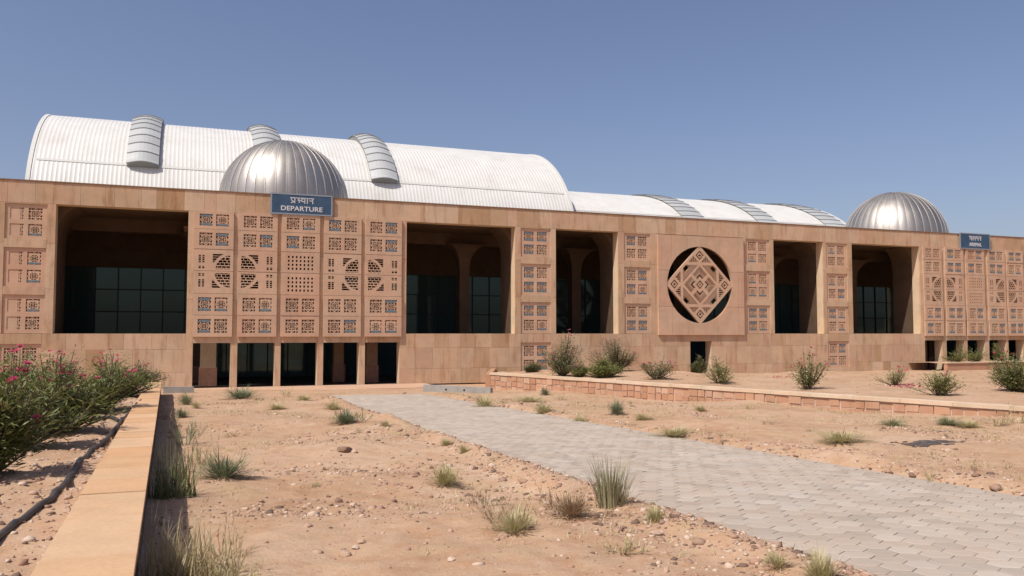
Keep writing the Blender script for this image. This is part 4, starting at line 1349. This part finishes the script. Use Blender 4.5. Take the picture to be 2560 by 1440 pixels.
for k, (x, y, wp, hp_, kind, mt, lab) in enumerate(WEEDS):
    p, t = hit(x, y, ground_z)
    w, h = wp / FPX * t / NATW[kind], hp_ / FPX * t / NATH[kind]
    o = link('grass_tuft' if kind in ('tall', 'grass') else 'weed', TUFT[kind][k % 3], None, (p.x, p.y, p.z - .01), (0, 0, random.uniform(0, 6.28)), (w, w, h))
    o.material_slots[0].link = 'OBJECT'; o.material_slots[0].material = M[mt]
    grp = 'weeds and grass tufts on the sand'
    tag(o, lab, 'grass' if kind in ('tall', 'grass') else 'weed', grp)

mb = MB(); r = random.Random(5)
for (x, y, wp, hp_, kind, mt, lab) in WEEDS:
    p, t = hit(x, y, ground_z); w = wp / FPX * t
    for _ in range(int(10 + 30 * min(w, 1))):
        q = Vector((p.x + r.gauss(0, w * .75), p.y + r.gauss(0, w * .9), 0))
        if not clear_of_path(q.x, q.y): continue
        q.z = float(ground_z(q.x, q.y)) + .004
        a = r.uniform(0, 6.28)
        blade(mb, q, (math.cos(a), math.sin(a), r.uniform(.05, .6)), r.uniform(.03, .12), .006, r.uniform(0, .3), 2)
o = link('dry_litter', mb.mesh('dry_litter', [M['wstraw']])); tag(o, 'dry straw litter lying round the weeds on the sand', 'litter', kind='stuff')

def fuzz(name, label, n, mat, test, zf, xr, yr, size):
    mb = MB(); r = random.Random(n); k = 0
    while k < n:
        x, y = r.uniform(*xr), r.uniform(*yr)
        if float(vnoise(x + 71, y + 13, 1.5)) + .35 * float(vnoise(x, y, .35)) < .10 or not test(x, y): k += .02; continue
        z = float(zf(x, y)); k += 1
        for _ in range(3):
            a = r.uniform(0, 6.28)
            blade(mb, (x + r.gauss(0, .04), y + r.gauss(0, .04), z - .005), (math.cos(a) * .8, math.sin(a) * .8, r.uniform(.4, 1.6)), size * r.uniform(.4, 1.2), .012, r.uniform(0, .3), 2)
    tag(link(name, mb.mesh(name, [M[mat]])), label, 'grass', kind='stuff')
def open_sand(x, y):
    if not clear_of_path(x, y): return False
    if (x - WR0[0]) * WNRM[0] + (y - WR0[1]) * WNRM[1] < .1: return False
    return (x - P0[0]) * QNX + (y - P0[1]) * QNY < -.1 if QNY > 0 else (x - P0[0]) * QN[0] + (y - P0[1]) * QN[1] > .1
fuzz('dry_grass', 'thin patches of short dry grass over the open sand', 3600, 'wolive', open_sand, ground_z, (-9, 16), (7, 38), .10)

# ------------------------------------------------------------------ oleanders and shrubs
def leaf(mb, p, d, L, w, up, m=0):
    d = d.normalized(); s = d.cross(up)
    if s.length < .05: s = d.cross(Vector((1, 0, 0)))
    s.normalize(); n = s.cross(d)
    a, b = p, p + d * L
    mid = p + d * (L * .45) - n * (L * .05)
    mb.tri(tuple(a), tuple(mid + s * w * .5 + n * w * .2), tuple(mid), m); mb.tri(tuple(a), tuple(mid), tuple(mid - s * w * .5 + n * w * .2), m)
    mb.tri(tuple(mid + s * w * .5 + n * w * .2), tuple(b), tuple(mid), m); mb.tri(tuple(mid), tuple(b), tuple(mid - s * w * .5 + n * w * .2), m)
def shrub(name, label, group, pos, width, height, stems, leaves, L, W_, mats, flowers=0, petal='petal', seed=1, spread=.55, cat='shrub', low=.25, fsize=.05):
    r = random.Random(seed); root = link(name, None, None, tuple(pos)); tag(root, label, cat, group)
    wood, fol = MB(), MB(); tips = []
    for k in range(stems):
        a = r.uniform(0, 6.28); q = math.sqrt(r.random()) * (.72 + .28 * math.sin(2 * a + seed) + .22 * math.sin(3 * a + 2.3 * seed)); q = min(1, abs(q)) * 1.12
        hgt = (.84 + .22 * math.sin(a + seed * 1.7)) * height * (.36 + .68 * math.sqrt(max(0, 1 - min(1, q) ** 2)) * r.uniform(.2, 1.0)) * r.uniform(.85, 1.08)
        tip = Vector((width * .5 * q * math.cos(a), width * .5 * q * math.sin(a), hgt))
        b0 = Vector((.06 * math.cos(a), .06 * math.sin(a), -.03))
        ctrl = Vector((tip.x * .62, tip.y * .62, hgt * .38))
        P = [b0 * (1 - t) ** 2 + ctrl * 2 * t * (1 - t) + tip * t * t for t in np.linspace(0, 1, 6)]
        wood.tube(P, [.012 * height * (1 - .75 * t) + .003 for t in np.linspace(0, 1, 6)], 4)
        tips.append((tip, (P[-1] - P[-2]).normalized()))
        for _ in range(leaves):
            t = low + (1 - low) * r.random() ** .8
            p = b0 * (1 - t) ** 2 + ctrl * 2 * t * (1 - t) + tip * t * t
            ax = (tip - ctrl).normalized(); b = r.uniform(0, 6.28)
            rad = Vector((math.cos(b), math.sin(b), r.uniform(-.25, .55)))
            # side twigs carry the leaves a little away from the stem
            p = p + rad * r.uniform(0, .18) * width * .8
            leaf(fol, p, ax * r.uniform(-.5, .9) + rad * spread * 1.7, L * r.uniform(.65, 1.15), W_ * r.uniform(.8, 1.2), Vector((r.uniform(-.4, .4), r.uniform(-.4, .4), 1)), 1 if r.random() < .25 else 0)
    link('stems', wood.mesh('stems', [M['bark']]), root)
    link('foliage', fol.mesh('foliage', [M[k] for k in mats]), root)
    order = sorted(range(len(tips)), key=lambda k: -tips[k][0].z + r.uniform(0, height * 1.3))
    for k in order[:flowers]:
        tip, d = tips[k]; fb = MB()
        for c in range(r.choice((3, 4, 5, 6))):
            cc = Vector((r.uniform(-.6, .6), r.uniform(-.6, .6), r.uniform(0, .8))) * fsize; up = (Vector((r.uniform(-.6, .6), r.uniform(-.8, .3), 1))).normalized()
            s = up.cross(Vector((1, .3, 0))).normalized(); t_ = up.cross(s)
            for j in range(5):
                a = j * 1.2566 + r.uniform(-.1, .1); dirv = s * math.cos(a) + t_ * math.sin(a); nx_ = s * -math.sin(a) + t_ * math.cos(a)
                R = fsize * .62
                fb.quad(tuple(cc), tuple(cc + dirv * R * .6 + nx_ * R * .38 + up * R * .22), tuple(cc + dirv * R + up * R * .28), tuple(cc + dirv * R * .6 - nx_ * R * .38 + up * R * .22))
        link('blossom', fb.mesh('blossom', [M[petal]]), root, tuple(tip + d * .02))
    return root
HEDGE = 'oleanders in the raised bed on the left'
hedge = [   # px, py (foot), top py, width m, label
    (-48, 1190, 900, 1.15, 'oleander cut by the left border, nearest the camera', 5, 'leaf'),
    (20, 1128, 872, 1.5, 'oleander with a red bloom at the left border behind the nearest one', 9, 'leaf'),
    (146, 1078, 872, 1.75, 'broad oleander in the front middle of the hedge', 10, 'leaf'),
    (40, 1050, 862, 1.7, 'oleander at the back left of the hedge with raised pink blooms', 9, 'leaf'),
    (250, 1030, 868, 1.9, 'oleander right of the hedge middle reaching over the hose', 9, 'leaf'),
    (130, 1020, 858, 1.9, 'oleander behind the broad front one', 9, 'leafdark'),
    (305, 990, 880, 2.0, 'oleander next to last along the retaining wall', 8, 'leaf'),
    (345, 962, 905, 2.0, 'dull oleander at the far end of the hedge by the wall corner', 5, 'leafdark'),
]
for k, (x, y, top, w, lab, fl, mt) in enumerate(hedge):
    p, t = hit(x, y, bed_z)
    h = (HORIZON - top) / FPX * t + CAMZ - p.z
    shrub('oleander_bush', lab, HEDGE, p, w * .95, h * .94, 74, 58, .118, .030, (mt, 'leaf2'), fl, 'petal', 100 + k, low=.16, fsize=.06)

RB = 'shrubs in the raised bed before the facade'
far = [     # px, foot py, top py, width px, kind, flowers, label
    (1405, 939, 838, 118, 'leafdark', 14, 'large dark oleander with pink blooms before the carved pier panel'),
    (1447, 941, 908, 42, 'leafyellow', 0, 'small rounded yellow green shrub right of the large dark oleander'),
    (1540, 926, 838, 104, 'leafdark', 10, 'tall dark oleander behind the bright green rounded shrub'),
    (1509, 944, 892, 72, 'leafgreen', 0, 'bright green rounded shrub in front of the tall dark oleander'),
    (1322, 930, 903, 46, 'leafdark', 0, 'tiny shrub at the left end of the low stone wall'),
    (1642, 949, 884, 92, 'leafdark', 8, 'open oleander with pink blooms left of the single doorway'),
    (1802, 958, 890, 82, 'leafyellow', 0, 'olive shrub just right of the single doorway'),
    (2018, 972, 868, 112, 'leaf', 7, 'tall oleander with fallen pink blooms below the narrow opening'),
    (2236, 962, 912, 100, 'leafyellow', 3, 'thin yellowish shrub left of the spreading shrub behind the coping'),
    (2345, 988, 912, 128, 'leafgreen', 2, 'spreading thin shrub with bare stems close behind the coping'),
    (2545, 980, 868, 116, 'leaf', 4, 'dense dark oleander cut by the right border'),
    (1593, 922, 888, 26, 'leafdark', 0, 'slender sprig beside the tall dark oleander'),
]
for k, (x, y, top, wp, mt, fl, lab) in enumerate(far):
    p, t = hit(x, y, rightbed_z)
    of = float((np.array(p) - ORG) @ NRM)
    if of < 1.5:
        p = p + Vector(NRM) * (1.5 - of); p.z = float(rightbed_z(p.x, p.y)); t = p.y
    w = wp / FPX * t * (1.3 if 'dark oleander' in lab else 1.12); h = max(.35, (HORIZON - top) / FPX * t + CAMZ - p.z)
    thin = mt == 'leafyellow' and y > 950 or 'thin' in lab or 'open' in lab
    shrub('oleander_bush' if 'oleander' in lab else 'shrub', lab, RB, p, w, h, 30 if thin else 56, 36 if thin else 72, .13 if h > 1 else .09, .045 if h > 1 else .035, (mt, 'leaf2'), fl, 'petaldull' if mt == 'leafdark' else 'petal', 300 + k, low=.18, fsize=.085)
# shrubs in the far planter
for k, (x, foot, top, wp, lab) in enumerate(((2395, 912, 856, 70, 'pale shrub before the second arrival doorway'), (2440, 912, 862, 66, 'pale shrub before the third arrival doorway'), (2500, 914, 850, 46, 'thin shrub at the right end of the far planter'))):
    s, _ = onfacade(x, foot, -1.6)
    p = W(s, -1.6, .78); t = p.y
    shrub('shrub', lab, 'shrubs in the far planter by the arrival doors', p, wp / FPX * t, (HORIZON - top) / FPX * t + CAMZ - .78, 30, 40, .13, .042, ('leafgreen', 'leaf2'), 0, 'petal', 500 + k, low=.15)
# fallen blossom sprays lying on the soil
for k, (x, y, n, lab) in enumerate(((1945, 946, 4, 'fallen pink blossoms on the soil left of the tall oleander'), (2268, 968, 7, 'fallen pink blossoms on the soil between the two thin shrubs'))):
    p, t = hit(x, y, rightbed_z); mb = MB(); r = random.Random(k)
    for j in range(n * 4):
        q = Vector((r.gauss(0, .28), r.gauss(0, .28), 0)); z = float(rightbed_z(p.x + q.x, p.y + q.y)) - p.z + r.uniform(.01, .16)
        d = Vector((r.uniform(-1, 1), r.uniform(-1, 1), r.uniform(-.2, .8))).normalized() * .10; e = d.cross(Vector((r.uniform(-1, 1), .4, 1))).normalized() * .07
        c = Vector((q.x, q.y, z)); mb.quad(tuple(c - d * .5 - e * .5), tuple(c + d * .5 - e * .5), tuple(c + d * .5 + e * .5), tuple(c - d * .5 + e * .5))
    o = link('blossom_litter', mb.mesh('blossom_litter', [M['petal']]), None, tuple(p)); tag(o, lab, 'blossoms', kind='stuff')
print('stone blocks', COUNT, 'wall stones', nst)
